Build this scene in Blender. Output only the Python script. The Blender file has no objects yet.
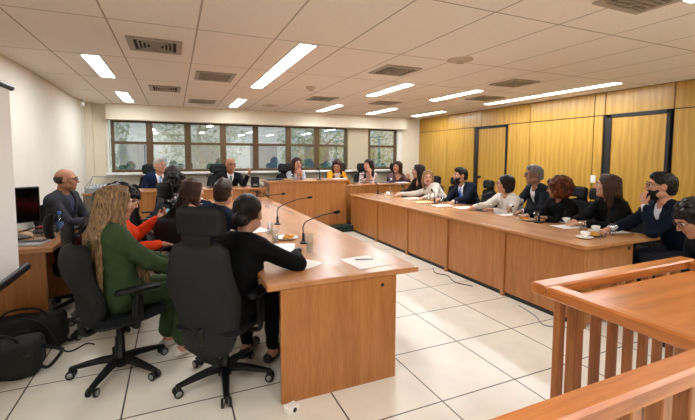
import bpy, math, random
import numpy as np
from mathutils import Vector, Matrix
PI = math.pi
SC = bpy.context.scene
COL = SC.collection

# ---------------------------------------------------------------- camera
YAW, PITCH, ROLL = 0.4152, 0.0698, 0.0033
Fv = Vector((math.sin(YAW)*math.cos(PITCH), math.cos(YAW)*math.cos(PITCH), -math.sin(PITCH)))
Rv = Vector((math.cos(YAW), -math.sin(YAW), 0)); Uv = Rv.cross(Fv)
R2 = Rv*math.cos(ROLL)+Uv*math.sin(ROLL); U2 = -Rv*math.sin(ROLL)+Uv*math.cos(ROLL)
cd = bpy.data.cameras.new('camera'); cam = bpy.data.objects.new('camera', cd); COL.objects.link(cam)
m = Matrix(((R2.x, U2.x, -Fv.x), (R2.y, U2.y, -Fv.y), (R2.z, U2.z, -Fv.z))).to_4x4()
m.translation = (0, 0, 1.512); cam.matrix_world = m
cd.sensor_width = 36; cd.lens = 392.09/695*36; cd.shift_y = -26.56/695; cd.clip_start = .02
SC.camera = cam
# ---------------------------------------------------------------- world and exposure
w = bpy.data.worlds.new('world'); SC.world = w; w.use_nodes = True
bg = w.node_tree.nodes['Background']
bg.inputs[0].default_value = (.62, .74, .9, 1); bg.inputs[1].default_value = 5.0
SC.view_settings.view_transform = 'Standard'; SC.view_settings.look = 'None'
SC.view_settings.gamma = 1; SC.view_settings.use_curve_mapping = False
SC.view_settings.exposure = 0.0
SC.cycles.transparent_max_bounces = 32; SC.cycles.max_bounces = 12; SC.cycles.diffuse_bounces = 8
LAMP = 44.0     # strength of every ceiling light diffuser

# ---------------------------------------------------------------- materials
MATS = {}
def srgb(h):
    if isinstance(h, tuple): return h
    v = [int(h[i:i+2], 16)/255 for i in (0, 2, 4)]
    return tuple((c/12.92 if c <= .04045 else ((c+.055)/1.055)**2.4) for c in v)
def mat(name, col, rough=.5, metal=0, spec=.5, emit=0, noise=.06, nscale=30, bump=0, coat=0, alpha=1, trans=0, ior=1.45, sheen=0):
    if name in MATS: return MATS[name]
    col = srgb(col)
    M = bpy.data.materials.new(name); M.use_nodes = True; N = M.node_tree.nodes; Lk = M.node_tree.links
    b = N['Principled BSDF']; b.inputs['Base Color'].default_value = (*col, 1)
    b.inputs['Roughness'].default_value = rough; b.inputs['Metallic'].default_value = metal
    b.inputs['Specular IOR Level'].default_value = spec; b.inputs['Coat Weight'].default_value = coat
    b.inputs['Transmission Weight'].default_value = trans; b.inputs['IOR'].default_value = ior
    b.inputs['Sheen Weight'].default_value = sheen
    if emit:
        b.inputs['Emission Color'].default_value = (*col, 1); b.inputs['Emission Strength'].default_value = emit
    if noise or bump:
        tc = N.new('ShaderNodeTexCoord'); nt = N.new('ShaderNodeTexNoise'); nt.inputs['Scale'].default_value = nscale
        nt.inputs['Detail'].default_value = 4
        Lk.new(tc.outputs['Object'], nt.inputs['Vector'])
        if noise:
            r = N.new('ShaderNodeMapRange'); r.inputs['From Min'].default_value = .3; r.inputs['From Max'].default_value = .7
            r.inputs['To Min'].default_value = 1-noise*1.5; r.inputs['To Max'].default_value = 1+noise
            h = N.new('ShaderNodeHueSaturation'); h.inputs['Color'].default_value = (*col, 1)
            Lk.new(nt.outputs[0], r.inputs['Value']); Lk.new(r.outputs[0], h.inputs['Value']); Lk.new(h.outputs[0], b.inputs['Base Color'])
        if bump:
            bp = N.new('ShaderNodeBump'); bp.inputs['Strength'].default_value = bump; bp.inputs['Distance'].default_value = .004
            Lk.new(nt.outputs[0], bp.inputs['Height']); Lk.new(bp.outputs[0], b.inputs['Normal'])
    MATS[name] = M
    return M
def grain(name, c1, c2, c3, axis='Z', scale=9, rough=.38, distort=1.2, coat=.15, fine=.5, cathedral=0, spec=.5):
    """wood: long streaks along one axis, three tones"""
    if name in MATS: return MATS[name]
    M = bpy.data.materials.new(name); M.use_nodes = True; N = M.node_tree.nodes; Lk = M.node_tree.links
    b = N['Principled BSDF']; tc = N.new('ShaderNodeTexCoord'); mp = N.new('ShaderNodeMapping')
    s = [scale]*3; s['XYZ'.index(axis)] = scale*.07
    mp.inputs['Scale'].default_value = s; Lk.new(tc.outputs['Object'], mp.inputs['Vector'])
    n1 = N.new('ShaderNodeTexNoise'); n1.inputs['Scale'].default_value = 1.3; n1.inputs['Detail'].default_value = 5; n1.inputs['Distortion'].default_value = distort
    Lk.new(mp.outputs[0], n1.inputs['Vector'])
    n2 = N.new('ShaderNodeTexNoise'); n2.inputs['Scale'].default_value = 11; n2.inputs['Detail'].default_value = 3
    Lk.new(mp.outputs[0], n2.inputs['Vector'])
    mx = N.new('ShaderNodeMix'); mx.inputs['Factor'].default_value = fine*.6
    Lk.new(n1.outputs[0], mx.inputs['A']); Lk.new(n2.outputs[0], mx.inputs['B'])
    last = mx.outputs['Result']
    if cathedral:
        wv = N.new('ShaderNodeTexWave'); wv.wave_type = 'BANDS'; wv.bands_direction = 'X' if axis != 'X' else 'Y'
        mp2 = N.new('ShaderNodeMapping'); s2 = [cathedral]*3; s2['XYZ'.index(axis)] = cathedral*.16
        mp2.inputs['Scale'].default_value = s2; mp2.inputs['Rotation'].default_value = (0, 0, .8)
        Lk.new(tc.outputs['Object'], mp2.inputs['Vector']); Lk.new(mp2.outputs[0], wv.inputs['Vector'])
        wv.inputs['Scale'].default_value = 1.5; wv.inputs['Distortion'].default_value = 9; wv.inputs['Detail'].default_value = 2; wv.inputs['Detail Scale'].default_value = 1.2
        m2 = N.new('ShaderNodeMix'); m2.inputs['Factor'].default_value = .3
        Lk.new(last, m2.inputs['A']); Lk.new(wv.outputs['Fac'], m2.inputs['B']); last = m2.outputs['Result']
    cr = N.new('ShaderNodeValToRGB'); e = cr.color_ramp.elements
    e[0].position = .3; e[0].color = (*srgb(c1), 1); e[1].position = .72; e[1].color = (*srgb(c3), 1)
    x = e.new(.5); x.color = (*srgb(c2), 1)
    Lk.new(last, cr.inputs['Fac']); Lk.new(cr.outputs[0], b.inputs['Base Color'])
    b.inputs['Roughness'].default_value = rough; b.inputs['Coat Weight'].default_value = coat; b.inputs['Coat Roughness'].default_value = .25
    b.inputs['Specular IOR Level'].default_value = spec
    MATS[name] = M
    return M
def hairmat(name, c1, c2, f=110):
    if name in MATS: return MATS[name]
    M = bpy.data.materials.new(name); M.use_nodes = True; N = M.node_tree.nodes; Lk = M.node_tree.links
    b = N['Principled BSDF']; tc = N.new('ShaderNodeTexCoord'); mp = N.new('ShaderNodeMapping')
    mp.inputs['Scale'].default_value = (f, f, f*.1); Lk.new(tc.outputs['Object'], mp.inputs['Vector'])
    n = N.new('ShaderNodeTexNoise'); n.inputs['Scale'].default_value = 1; n.inputs['Detail'].default_value = 4; n.inputs['Distortion'].default_value = .6
    Lk.new(mp.outputs[0], n.inputs['Vector'])
    cr = N.new('ShaderNodeValToRGB'); e = cr.color_ramp.elements
    e[0].position = .32; e[0].color = (*srgb(c1), 1); e[1].position = .72; e[1].color = (*srgb(c2), 1)
    Lk.new(n.outputs[0], cr.inputs['Fac']); Lk.new(cr.outputs[0], b.inputs['Base Color'])
    bp = N.new('ShaderNodeBump'); bp.inputs['Strength'].default_value = .5; bp.inputs['Distance'].default_value = .006
    Lk.new(n.outputs[0], bp.inputs['Height']); Lk.new(bp.outputs[0], b.inputs['Normal'])
    b.inputs['Roughness'].default_value = .42; b.inputs['Specular IOR Level'].default_value = .2
    MATS[name] = M
    return M
def patternmat(name, c1, c2, scale=40, thr=.5):
    if name in MATS: return MATS[name]
    M = bpy.data.materials.new(name); M.use_nodes = True; N = M.node_tree.nodes; Lk = M.node_tree.links
    b = N['Principled BSDF']; tc = N.new('ShaderNodeTexCoord')
    n = N.new('ShaderNodeTexNoise'); n.inputs['Scale'].default_value = scale; n.inputs['Detail'].default_value = 1
    Lk.new(tc.outputs['Object'], n.inputs['Vector'])
    cr = N.new('ShaderNodeValToRGB'); e = cr.color_ramp.elements
    e[0].position = thr-.03; e[0].color = (*srgb(c1), 1); e[1].position = thr+.03; e[1].color = (*srgb(c2), 1)
    Lk.new(n.outputs[0], cr.inputs['Fac']); Lk.new(cr.outputs[0], b.inputs['Base Color']); b.inputs['Roughness'].default_value = .8
    MATS[name] = M
    return M
def gridmat(name, base, line, sx, sy, ox, oy, wd, rough, nstr, nscale, coat=0, mottled=0, bump=0):
    """a surface divided by straight joints, laid out in metres"""
    M = bpy.data.materials.new(name); M.use_nodes = True; N = M.node_tree.nodes; Lk = M.node_tree.links
    b = N['Principled BSDF']; tc = N.new('ShaderNodeTexCoord'); sp = N.new('ShaderNodeSeparateXYZ'); Lk.new(tc.outputs['Object'], sp.inputs[0])
    def mth(op, a, bb=None, c=None):
        n = N.new('ShaderNodeMath'); n.operation = op
        for i, v in enumerate((a, bb, c)):
            if v is None: continue
            if isinstance(v, (int, float)): n.inputs[i].default_value = v
            else: Lk.new(v, n.inputs[i])
        return n.outputs[0]
    ds = []
    for k, (s, o) in enumerate(((sx, ox), (sy, oy))):
        u = mth('PINGPONG', mth('SUBTRACT', sp.outputs[k], o), s/2)
        ds.append(mth('LESS_THAN', u, wd/2))
    mask = mth('MAXIMUM', ds[0], ds[1])
    nt = N.new('ShaderNodeTexNoise'); nt.inputs['Scale'].default_value = nscale; nt.inputs['Detail'].default_value = 3; Lk.new(tc.outputs['Object'], nt.inputs['Vector'])
    r = N.new('ShaderNodeMapRange'); r.inputs['From Min'].default_value = .3; r.inputs['From Max'].default_value = .7
    r.inputs['To Min'].default_value = 1-nstr; r.inputs['To Max'].default_value = 1+nstr*.4
    Lk.new(nt.outputs[0], r.inputs['Value'])
    h = N.new('ShaderNodeHueSaturation'); h.inputs['Color'].default_value = (*srgb(base), 1); Lk.new(r.outputs[0], h.inputs['Value'])
    mx = N.new('ShaderNodeMix'); mx.data_type = 'RGBA'; Lk.new(mask, mx.inputs['Factor']); Lk.new(h.outputs[0], mx.inputs['A']); mx.inputs['B'].default_value = (*srgb(line), 1)
    Lk.new(mx.outputs['Result'], b.inputs['Base Color']); b.inputs['Roughness'].default_value = rough; b.inputs['Coat Weight'].default_value = coat
    b.inputs['Coat Roughness'].default_value = .2
    if bump:
        bp = N.new('ShaderNodeBump'); bp.inputs['Strength'].default_value = bump; bp.inputs['Distance'].default_value = .003
        Lk.new(nt.outputs[0], bp.inputs['Height']); Lk.new(bp.outputs[0], b.inputs['Normal'])
    MATS[name] = M
    return M
def glassmat(name, refl=.25, tint=(1, 1, 1), rough=0.0):
    if name in MATS: return MATS[name]
    M = bpy.data.materials.new(name); M.use_nodes = True; N = M.node_tree.nodes; Lk = M.node_tree.links
    N.remove(N['Principled BSDF']); o = N['Material Output']
    t = N.new('ShaderNodeBsdfTransparent'); t.inputs[0].default_value = (*tint, 1)
    g = N.new('ShaderNodeBsdfGlossy'); g.inputs['Roughness'].default_value = rough
    lw = N.new('ShaderNodeLayerWeight'); lw.inputs['Blend'].default_value = .5
    pw = N.new('ShaderNodeMath'); pw.operation = 'POWER'; pw.inputs[1].default_value = 3; Lk.new(lw.outputs['Facing'], pw.inputs[0])
    r = N.new('ShaderNodeMapRange'); r.inputs['To Min'].default_value = refl; r.inputs['To Max'].default_value = .9 if refl > .2 else .45
    Lk.new(pw.outputs[0], r.inputs['Value'])
    mx = N.new('ShaderNodeMixShader'); Lk.new(r.outputs[0], mx.inputs[0]); Lk.new(t.outputs[0], mx.inputs[1]); Lk.new(g.outputs[0], mx.inputs[2])
    Lk.new(mx.outputs[0], o.inputs[0])
    MATS[name] = M
    return M

WALL = mat('warm_white_paint', 'e2dccf', .75, noise=.02, nscale=3)
WALL_BACK = mat('cream_paint', 'dcd2bc', .75, noise=.02, nscale=3)
WHITE = mat('white_paint', 'dedad2', .6, noise=.02)
PANEL = grain('ash_veneer', 'ab7f2a', 'b68a33', 'c1953d', 'Z', 7, .36, 1.0, .2, .6, cathedral=3)
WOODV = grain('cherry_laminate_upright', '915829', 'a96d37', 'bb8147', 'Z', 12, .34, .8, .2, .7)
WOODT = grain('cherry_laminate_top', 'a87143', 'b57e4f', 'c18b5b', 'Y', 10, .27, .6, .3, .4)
WOODTX = grain('cherry_laminate_top_cross', 'a06a3b', 'ad7746', 'b98455', 'X', 10, .27, .6, .3, .4)
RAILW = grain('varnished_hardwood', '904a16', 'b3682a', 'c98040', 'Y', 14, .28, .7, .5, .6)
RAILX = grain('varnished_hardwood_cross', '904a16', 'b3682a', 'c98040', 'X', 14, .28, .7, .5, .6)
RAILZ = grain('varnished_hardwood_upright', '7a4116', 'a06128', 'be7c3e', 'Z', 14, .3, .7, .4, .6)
FLOOR = gridmat('cream_floor_tile', 'e6dfd0', '3a332b', .6, .6, 2.081, 2.491, .010, .38, .07, 5, coat=.25)
CEIL = gridmat('ceiling_tile', 'ebe2d8', 'a89c8e', .622, 1.25, .19, 3.385, .014, .85, .05, 60, bump=.35)
BLACK = mat('black_joint', '14120f', .5)
DARK = mat('black_plastic', '0f0f10', .4, spec=.35, noise=.1)
LEATHER = mat('black_leatherette', '1c1c1e', .6, spec=.22, noise=.12, nscale=120, bump=.25)
FABRICK = mat('black_chair_fabric', '262628', .85, spec=.2, noise=.18, nscale=400, bump=.3)
METAL = mat('brushed_metal', 'a9a9a6', .3, metal=1)
BRONZE = mat('bronze_aluminium', '5e4a32', .4, metal=.4, noise=.05)
CARPET = mat('dark_green_carpet', '1f3026', .95, noise=.3, nscale=200)
PAPER = mat('white_paper', 'ece8e2', .7, noise=.01)
CHINA = mat('white_china', 'efece6', .2, noise=0, coat=.5)
LIT = mat('lit_diffuser', 'f4faff', .5, emit=LAMP, noise=0)
GLASSP = glassmat('window_glass', .30, (.86, .9, .9))
TUMBLER = glassmat('tumbler_glass', .05, (.93, .95, .95))
WATER = glassmat('water', .04, (.9, .93, .94))
GREY = mat('grey_plastic', '8b8d90', .4)
VENTM = mat('vent_grey_metal', 'a99f92', .5, metal=.2)
VENTD = mat('vent_dark', '2b2724', .8)
CHROMEB = mat('caster_grey_band', '8d8d8b', .35)

# ---------------------------------------------------------------- objects
def tag(o, label=None, cat=None, group=None, kind=None):
    if label: o['label'] = label
    if cat: o['category'] = cat
    if group: o['group'] = group
    if kind: o['kind'] = kind
    return o
def thing(name, label, cat, loc=(0, 0, 0), rz=0, group=None):
    o = bpy.data.objects.new(name, None); COL.objects.link(o); o.empty_display_size = .1
    o.location = loc; o.rotation_euler = (0, 0, rz)
    return tag(o, label, cat, group)
def link(name, me, ma, parent=None):
    for x in (ma if isinstance(ma, (list, tuple)) else [ma]): me.materials.append(x)
    o = bpy.data.objects.new(name, me); COL.objects.link(o)
    if parent: o.parent = parent
    return o
def dup(root, loc, rz, label, group=None):
    def cp(o, par):
        c = o.copy(); COL.objects.link(c)
        if par: c.parent = par
        for ch in kids[o.name]: cp(ch, c)
        return c
    kids = {}
    def walk(o):
        kids[o.name] = list(o.children)
        for ch in o.children: walk(ch)
    walk(root)
    c = cp(root, None); c.location = loc; c.rotation_euler = (0, 0, rz); c['label'] = label
    if group: c['group'] = group
    return c

class MB:
    def __init__(s): s.v = []; s.f = []; s.mi = []; s.sm = []; s.cur = 0
    def add(s, V, Fc, smooth=False):
        n = len(s.v); s.v += [tuple(p) for p in V]
        s.f += [tuple(i+n for i in f) for f in Fc]; s.mi += [s.cur]*len(Fc); s.sm += [smooth]*len(Fc)
    def box(s, x0, x1, y0, y1, z0, z1, b=0):
        if b <= 0 or min(x1-x0, y1-y0, z1-z0) <= 2*b:
            V = [(x, y, z) for z in (z0, z1) for y in (y0, y1) for x in (x0, x1)]
            s.add(V, [(0, 2, 3, 1), (4, 5, 7, 6), (0, 1, 5, 4), (2, 6, 7, 3), (0, 4, 6, 2), (1, 3, 7, 5)]); return
        # chamfered box
        V = []; idx = {}
        X = (x0, x1); Y = (y0, y1); Z = (z0, z1)
        for i in (0, 1):
            for j in (0, 1):
                for k in (0, 1):
                    sx = b if i == 0 else -b; sy = b if j == 0 else -b; sz = b if k == 0 else -b
                    idx[(i, j, k, 0)] = len(V); V.append((X[i], Y[j]+sy, Z[k]+sz))
                    idx[(i, j, k, 1)] = len(V); V.append((X[i]+sx, Y[j], Z[k]+sz))
                    idx[(i, j, k, 2)] = len(V); V.append((X[i]+sx, Y[j]+sy, Z[k]))
        g = lambda i, j, k, a: idx[(i, j, k, a)]
        Fc = []
        for i in (0, 1): q = [g(i, 0, 0, 0), g(i, 1, 0, 0), g(i, 1, 1, 0), g(i, 0, 1, 0)]; Fc.append(q if i else q[::-1])
        for j in (0, 1): q = [g(0, j, 0, 1), g(1, j, 0, 1), g(1, j, 1, 1), g(0, j, 1, 1)]; Fc.append(q[::-1] if j else q)
        for k in (0, 1): q = [g(0, 0, k, 2), g(1, 0, k, 2), g(1, 1, k, 2), g(0, 1, k, 2)]; Fc.append(q if k else q[::-1])
        c = Vector(((x0+x1)/2, (y0+y1)/2, (z0+z1)/2))
        def put(q):
            a, b_, d = [Vector(V[t]) for t in q[:3]]
            nn = (b_-a).cross(d-a); mid = sum((Vector(V[t]) for t in q), Vector())/len(q)
            Fc.append(q if nn.dot(mid-c) > 0 else q[::-1])
        for i in (0, 1):
            for j in (0, 1): put([g(i, j, 0, 0), g(i, j, 1, 0), g(i, j, 1, 1), g(i, j, 0, 1)])
            for k in (0, 1): put([g(i, 0, k, 0), g(i, 1, k, 0), g(i, 1, k, 2), g(i, 0, k, 2)])
        for j in (0, 1):
            for k in (0, 1): put([g(0, j, k, 1), g(1, j, k, 1), g(1, j, k, 2), g(0, j, k, 2)])
        for i in (0, 1):
            for j in (0, 1):
                for k in (0, 1): put([g(i, j, k, 0), g(i, j, k, 1), g(i, j, k, 2)])
        s.add(V, Fc)
    def prism(s, pts, z0, z1):
        n = len(pts); a = sum(pts[i][0]*pts[(i+1) % n][1]-pts[(i+1) % n][0]*pts[i][1] for i in range(n))
        if a < 0: pts = pts[::-1]
        V = [(x, y, z0) for x, y in pts]+[(x, y, z1) for x, y in pts]
        s.add(V, [tuple(range(n))[::-1], tuple(range(n, 2*n))]+[(i, (i+1) % n, n+(i+1) % n, n+i) for i in range(n)])
    def tube(s, P, r, n=8, closed=False):
        P = [Vector(p) for p in P]; R = r if isinstance(r, (list, tuple)) else [r]*len(P)
        V = []; m_ = len(P); up = None
        for i, p in enumerate(P):
            if closed: t = (P[(i+1) % m_]-P[i-1]).normalized()
            else: t = (P[min(i+1, m_-1)]-P[max(i-1, 0)]).normalized()
            if up is None: up = Vector((0, 0, 1)) if abs(t.z) < .9 else Vector((1, 0, 0))
            a = t.cross(up)
            if a.length < 1e-5: a = t.orthogonal()
            a.normalize(); up = a.cross(t).normalized()
            for k in range(n):
                q = 2*PI*k/n; V.append(p+(a*math.cos(q)+up*math.sin(q))*R[i])
        Fc = []
        for i in range(m_ if closed else m_-1):
            j = (i+1) % m_
            for k in range(n): Fc.append((i*n+k, i*n+(k+1) % n, j*n+(k+1) % n, j*n+k))
        if not closed: Fc += [tuple(range(n))[::-1], tuple(range((m_-1)*n, m_*n))]
        s.add(V, [f[::-1] for f in Fc], True)
    def lathe(s, prof, n=20, c=(0, 0, 0), closed=False):
        V = []; m_ = len(prof)
        for r, z in prof:
            for k in range(n):
                a = 2*PI*k/n; V.append((c[0]+max(r, 1e-4)*math.cos(a), c[1]+max(r, 1e-4)*math.sin(a), c[2]+z))
        Fc = [(i*n+k, i*n+(k+1) % n, (i+1)*n+(k+1) % n, (i+1)*n+k) for i in range(m_-1) for k in range(n)]
        s.add(V, Fc, True)
    def build(s, name, ma, parent=None):
        me = bpy.data.meshes.new(name); me.from_pydata(s.v, [], s.f)
        me.polygons.foreach_set('use_smooth', s.sm); me.polygons.foreach_set('material_index', s.mi); me.update()
        return link(name, me, ma, parent)
def bx(name, ma, x0, x1, y0, y1, z0, z1, parent=None, b=0, kind=None):
    q = MB(); q.box(x0, x1, y0, y1, z0, z1, b); o = q.build(name, ma, parent)
    if kind: o['kind'] = kind
    return o
def bez(P, n=12):
    """smooth curve through control points (Catmull-Rom)"""
    P = [Vector(p) for p in P]; P = [2*P[0]-P[1]]+P+[2*P[-1]-P[-2]]; out = []
    for i in range(1, len(P)-2):
        for k in range(n):
            t = k/n; a, b, c, d = P[i-1:i+3]
            out.append(.5*((2*b)+(c-a)*t+(2*a-5*b+4*c-d)*t*t+(3*b-a-3*c+d)*t**3))
    out.append(P[-2]); return out
ST = 'structure'
# ================================================================ the room
XL, XR, YB, YF, HC = -1.54, 6.07, 8.97, -2.6, 2.506
bx('floor', FLOOR, XL-.2, XR+.2, YF-.2, YB+.2, -.1, 0, kind=ST)
bx('ceiling', CEIL, XL-.2, XR+.2, YF-.2, YB+.2, HC, HC+.08, kind=ST)
bx('wall_left', WALL, XL-.15, XL, YF-.15, YB+.15, 0, HC, kind=ST)
bx('wall_front', WALL, XL, XR, YF-.15, YF, 0, HC, kind=ST)
q = MB(); WX0, WX1, WZ0, WZ1 = -1.16, 5.5, 1.17, 2.26
q.box(XL, WX0, YB, YB+.15, 0, HC); q.box(WX1, XR, YB, YB+.15, 0, HC)
q.box(WX0, WX1, YB, YB+.15, 0, WZ0); q.box(WX0, WX1, YB, YB+.15, WZ1, HC)
bx('trim_9', mat('beige_blind_panel', 'b5a88f', .8, noise=.03), 3.96, 4.52, YB-.01, YB+.15, WZ0, WZ1, kind=ST)
q.build('wall_back', WALL_BACK)['kind'] = ST
bx('trim_1', WALL_BACK, -1.18, 5.55, YB-.22, YB, 2.2, HC, kind=ST, b=.004)      # blind box above the windows
bx('trim_2', WALL_BACK, XL, XL+.12, YB-.12, YB, 0, HC, kind=ST)               # pilaster in the corner
bx('trim_3', WHITE, WX0-.06, WX1+.06, YB-.14, YB+.02, WZ0-.05, WZ0, kind=ST, b=.006)   # sill
bx('trim_4', WHITE, 5.37, WX1, YB-.05, YB, WZ0, 2.2, kind=ST)                  # white jamb
bx('trim_5', WHITE, WX0-.04, WX0, YB-.05, YB, WZ0, 2.2, kind=ST)
wins = [(-1.13, -.46), (-.46, .26), (.26, .975), (.975, 1.68), (1.68, 2.44), (2.44, 3.14), (3.14, 3.94), (4.53, 5.36)]
for i, (a, b) in enumerate(wins):
    r = thing('window_%d' % (i+1), None, None, (0, YB, 0)); r['kind'] = ST
    q = MB(); f = .055; zt = 2.215
    lf = .07 if i in (1, 2, 3, 4, 5, 6) else f
    q.box(a, a+lf, 0, .07, WZ0, zt); q.box(b-f, b, 0, .07, WZ0, zt)
    q.box(a+lf, b-f, .005, .065, WZ0, WZ0+.055); q.box(a+lf, b-f, .005, .065, zt-.05, WZ1)
    q.box(a+lf, b-f, .0, .06, 1.735, 1.79)
    q.build('frame', BRONZE, r)
    q = MB(); q.box(a+lf, b-f, .03, .036, WZ0+.05, 1.74); q.box(a+lf, b-f, .03, .036, 1.785, zt-.045)
    q.build('pane', GLASSP, r)
# right wall of veneered panels with black joints
q = MB(); J = .007
ZT, ZB = 2.15, .0
ys = [YF, -1.2, .2, 1.55, 3.055, 3.93, 4.14, 5.36, 6.84, 7.79, YB]
def pan(y0, y1, z0, z1): q.box(XR-.0, XR+.03, y0+J, y1-J, z0+J, z1-J)
lower = [(YF, -1.2), (-1.2, .2), (.2, 1.55), (1.55, 3.055), (3.99, 4.14), (4.14, 5.36), (5.36, 5.92), (6.84, 7.79), (7.79, YB)]
for a, b in lower: pan(a, b, .08, ZT)
upper = [YF, -1.2, .2, 1.55, 3.055, 3.97, 4.14, 5.36, 6.62, 7.79, YB]
for a, b in zip(upper, upper[1:]): pan(a, b, ZT, HC)
q.build('wall_right', PANEL)['kind'] = ST
bx('trim_6', BLACK, XR+.022, XR+.1, YF, YB, 0, HC, kind=ST)                     # black backing seen in the joints
bx('baseboard_right', BLACK, XR-.012, XR+.03, YF, 3.05, 0, .08, kind=ST)
q = MB()
for a, b in ((4.0, 5.9), (6.84, YB)): q.box(XR-.012, XR+.03, a, b, 0, .08)
q.build('baseboard_right_far', BLACK)['kind'] = ST
for n, (a, b, hy) in enumerate(((5.93, 6.70, 6.62), (3.13, 3.86, 3.22))):
    d = bx('door_%d' % (n+1), PANEL, XR-.002, XR+.025, a, b, .01, ZT-.05, kind=ST)
    q = MB(); q.box(XR-.02, XR+.02, a-.045, a, 0, ZT); q.box(XR-.02, XR+.02, b, b+(.1 if n == 0 else .07), 0, ZT); q.box(XR-.02, XR+.02, a-.04, b+.07, ZT-.045, ZT)
    q.build('trim_%d' % (7+n), BLACK)['kind'] = ST
    if n == 0:
        q = MB(); q.lathe([(0, 0), (.03, 0), (.03, .01), (.012, .012), (.012, .04), (.026, .05), (.03, .065), (.02, .078), (0, .08)], 14)
        h = q.build('door_handle', DARK, d); h.rotation_euler = (0, -PI/2, 0); h.location = (XR-.002, 6.63, 1.07)
o = bx('light_switch', WHITE, XR-.012, XR, 4.07, 4.15, 1.10, 1.22, b=.004)
tag(o, 'white rocker switch plate on the yellow panelled wall beside the black door frame', 'switch')
bx('rocker', CHINA, XR-.018, XR-.011, 4.09, 4.13, 1.13, 1.19, parent=o)
o = bx('motion_sensor', CHINA, -1.50, -1.44, YB-.62, YB-.54, 2.37, 2.45, b=.01)
tag(o, 'small white sensor box high in the back left corner of the room', 'sensor')
q = MB(); q.tube([(-1.47, YB-.58, 2.44), (-1.47, YB-.58, 2.51)], .012); q.build('bracket', CHINA, o)
# raised platform behind the benches
bx('floor_platform', CARPET, XL, XR, 7.08, YB, 0, .125, kind=ST, b=.004)
# outside: ground, trees, neighbouring wall
bx('ground', mat('paving_outside', '6b6a60', .9), -20, 26, YB+.3, 40, -1.2, -1.0, kind=ST)

# ceiling lights --------------------------------------------------------
def ceiling_light(x, y0, y1, label):
    t = thing('ceiling_light', label, 'ceiling light', (x, (y0+y1)/2, HC), 0, 'recessed ceiling lights')
    h = (y1-y0)/2; q = MB(); W_ = .098
    q.box(-W_, -.075, -h, h, -.006, .0); q.box(.075, W_, -h, h, -.006, .0)
    q.box(-.075, .075, -h, -h+.02, -.006, 0); q.box(-.075, .075, h-.02, h, -.006, 0)
    q.build('frame', WHITE, t)
    q = MB(); q.box(-.075, .075, -h+.02, h-.02, -.004, 0.); q.build('diffuser', LIT, t)
rows = [(-.743, 4.655, 5.865, 'nearer of the two narrow lit panels by the left wall'),
 (-.743, 7.155, 8.365, 'far small lit panel near the left wall and back windows'),
 (1.12, 3.405, 4.625, 'largest lit panel, near half of the bright pair at ceiling centre'),
 (1.12, 4.645, 5.865, 'far half of the bright pair of lit panels at ceiling centre'),
 (1.12, 7.155, 8.365, 'small lit panel over the bench of the speaking bald man'),
 (2.99, 4.655, 5.865, 'lit ceiling panel third row from the left, before the round vent'),
 (2.99, 7.155, 8.365, 'small far lit panel above the woman in the yellow blazer'),
 (4.23, 4.655, 5.865, 'lit ceiling panel in the fourth row, right of the square vent'),
 (4.23, 7.155, 8.365, 'far lit panel in the fourth row near the small right window'),
 (5.48, 3.405, 4.625, 'near half of the long lit strip beside the yellow panelled wall'),
 (5.48, 4.645, 5.865, 'far half of the long lit strip beside the yellow panelled wall'),
 (5.48, 7.155, 8.365, 'lit panel in the corner above the first yellow wall panels')]
for r in rows: ceiling_light(*r)
for x, y in ((-.743, .9), (1.12, -.35), (2.99, .9), (2.99, -1.6), (5.48, .9), (4.23, -.9), (-.743, -1.6)):  # unseen panels added for illumination, on the columns of the visible lights
    ceiling_light(x, y-.605, y+.605, 'added lit ceiling panel over the near part of the room, out of view')
# ceiling vents -----------------------------------------------------------
def vent(x, y, wx, wy, kind, label):
    t = thing('ceiling_vent', label, 'vent', (x, y, HC), 0, 'ceiling air vents')
    a, b = wx/2, wy/2
    bx('backing', VENTD, -a+.03, a-.03, -b+.03, b-.03, -.004, 0, parent=t)
    q = MB(); f = .05
    for (x0, x1, y0, y1) in ((-a, a, -b, -b+f), (-a, a, b-f, b), (-a, -a+f, -b+f, b-f), (a-f, a, -b+f, b-f)): q.box(x0, x1, y0, y1, -.014, 0, .003)
    q.build('frame', VENTM, t); q = MB()
    if kind == 'grille':
        n = 9
        for i in range(n):
            yy = -b+f+(i+.5)*(2*b-2*f)/n; q.box(-a+f, a-f, yy-.006, yy+.004, -.012, -.004)
        for i in range(12):
            xx = -a+f+(i+.5)*(2*a-2*f)/12; q.box(xx-.003, xx+.003, -b+f, b-f, -.010, -.004)
    else:
        for k in range(1, 5):
            s = k/5.2; A, B = (a-f)*s, (b-f)*s; w_ = .012
            q.box(-A, A, -B-w_, -B, -.026+.004*k, -.004); q.box(-A, A, B, B+w_, -.026+.004*k, -.004)
            q.box(-A-w_, -A, -B, B, -.026+.004*k, -.004); q.box(A, A+w_, -B, B, -.026+.004*k, -.004)
    q.build('louvre', VENTM, t)
vent(-.13, 4.02, .44, .46, 'd', 'nearest square louvred ceiling vent at the upper left')
vent(.49, 5.27, .46, .56, 'grille', 'dark egg-crate ceiling grille beside the left louvred vent')
vent(-.10, 6.5, .42, .5, 'd', 'small louvred ceiling vent over the left of the far bench')
vent(.49, 7.75, .46, .5, 'grille', 'dark ceiling grille nearest the back windows')
vent(2.37, 4.02, .46, .46, 'd', 'square louvred ceiling vent right of the bright light pair')
vent(2.37, 6.5, .46, .46, 'd', 'louvred ceiling vent over the woman in light grey')
vent(4.23, 4.02, .46, .46, 'd', 'square louvred vent above the yellow wall near the doors')
vent(4.86, 5.25, .46, .46, 'd', 'flat pale louvred vent left of the long wall light strip')
vent(3.62, 6.5, .46, .46, 'd', 'flat pale louvred vent over the far end of the right bench')
vent(2.72, 1.50, .46, .5, 'grille', 'slatted ceiling grille cut by the top edge at upper right')
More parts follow.
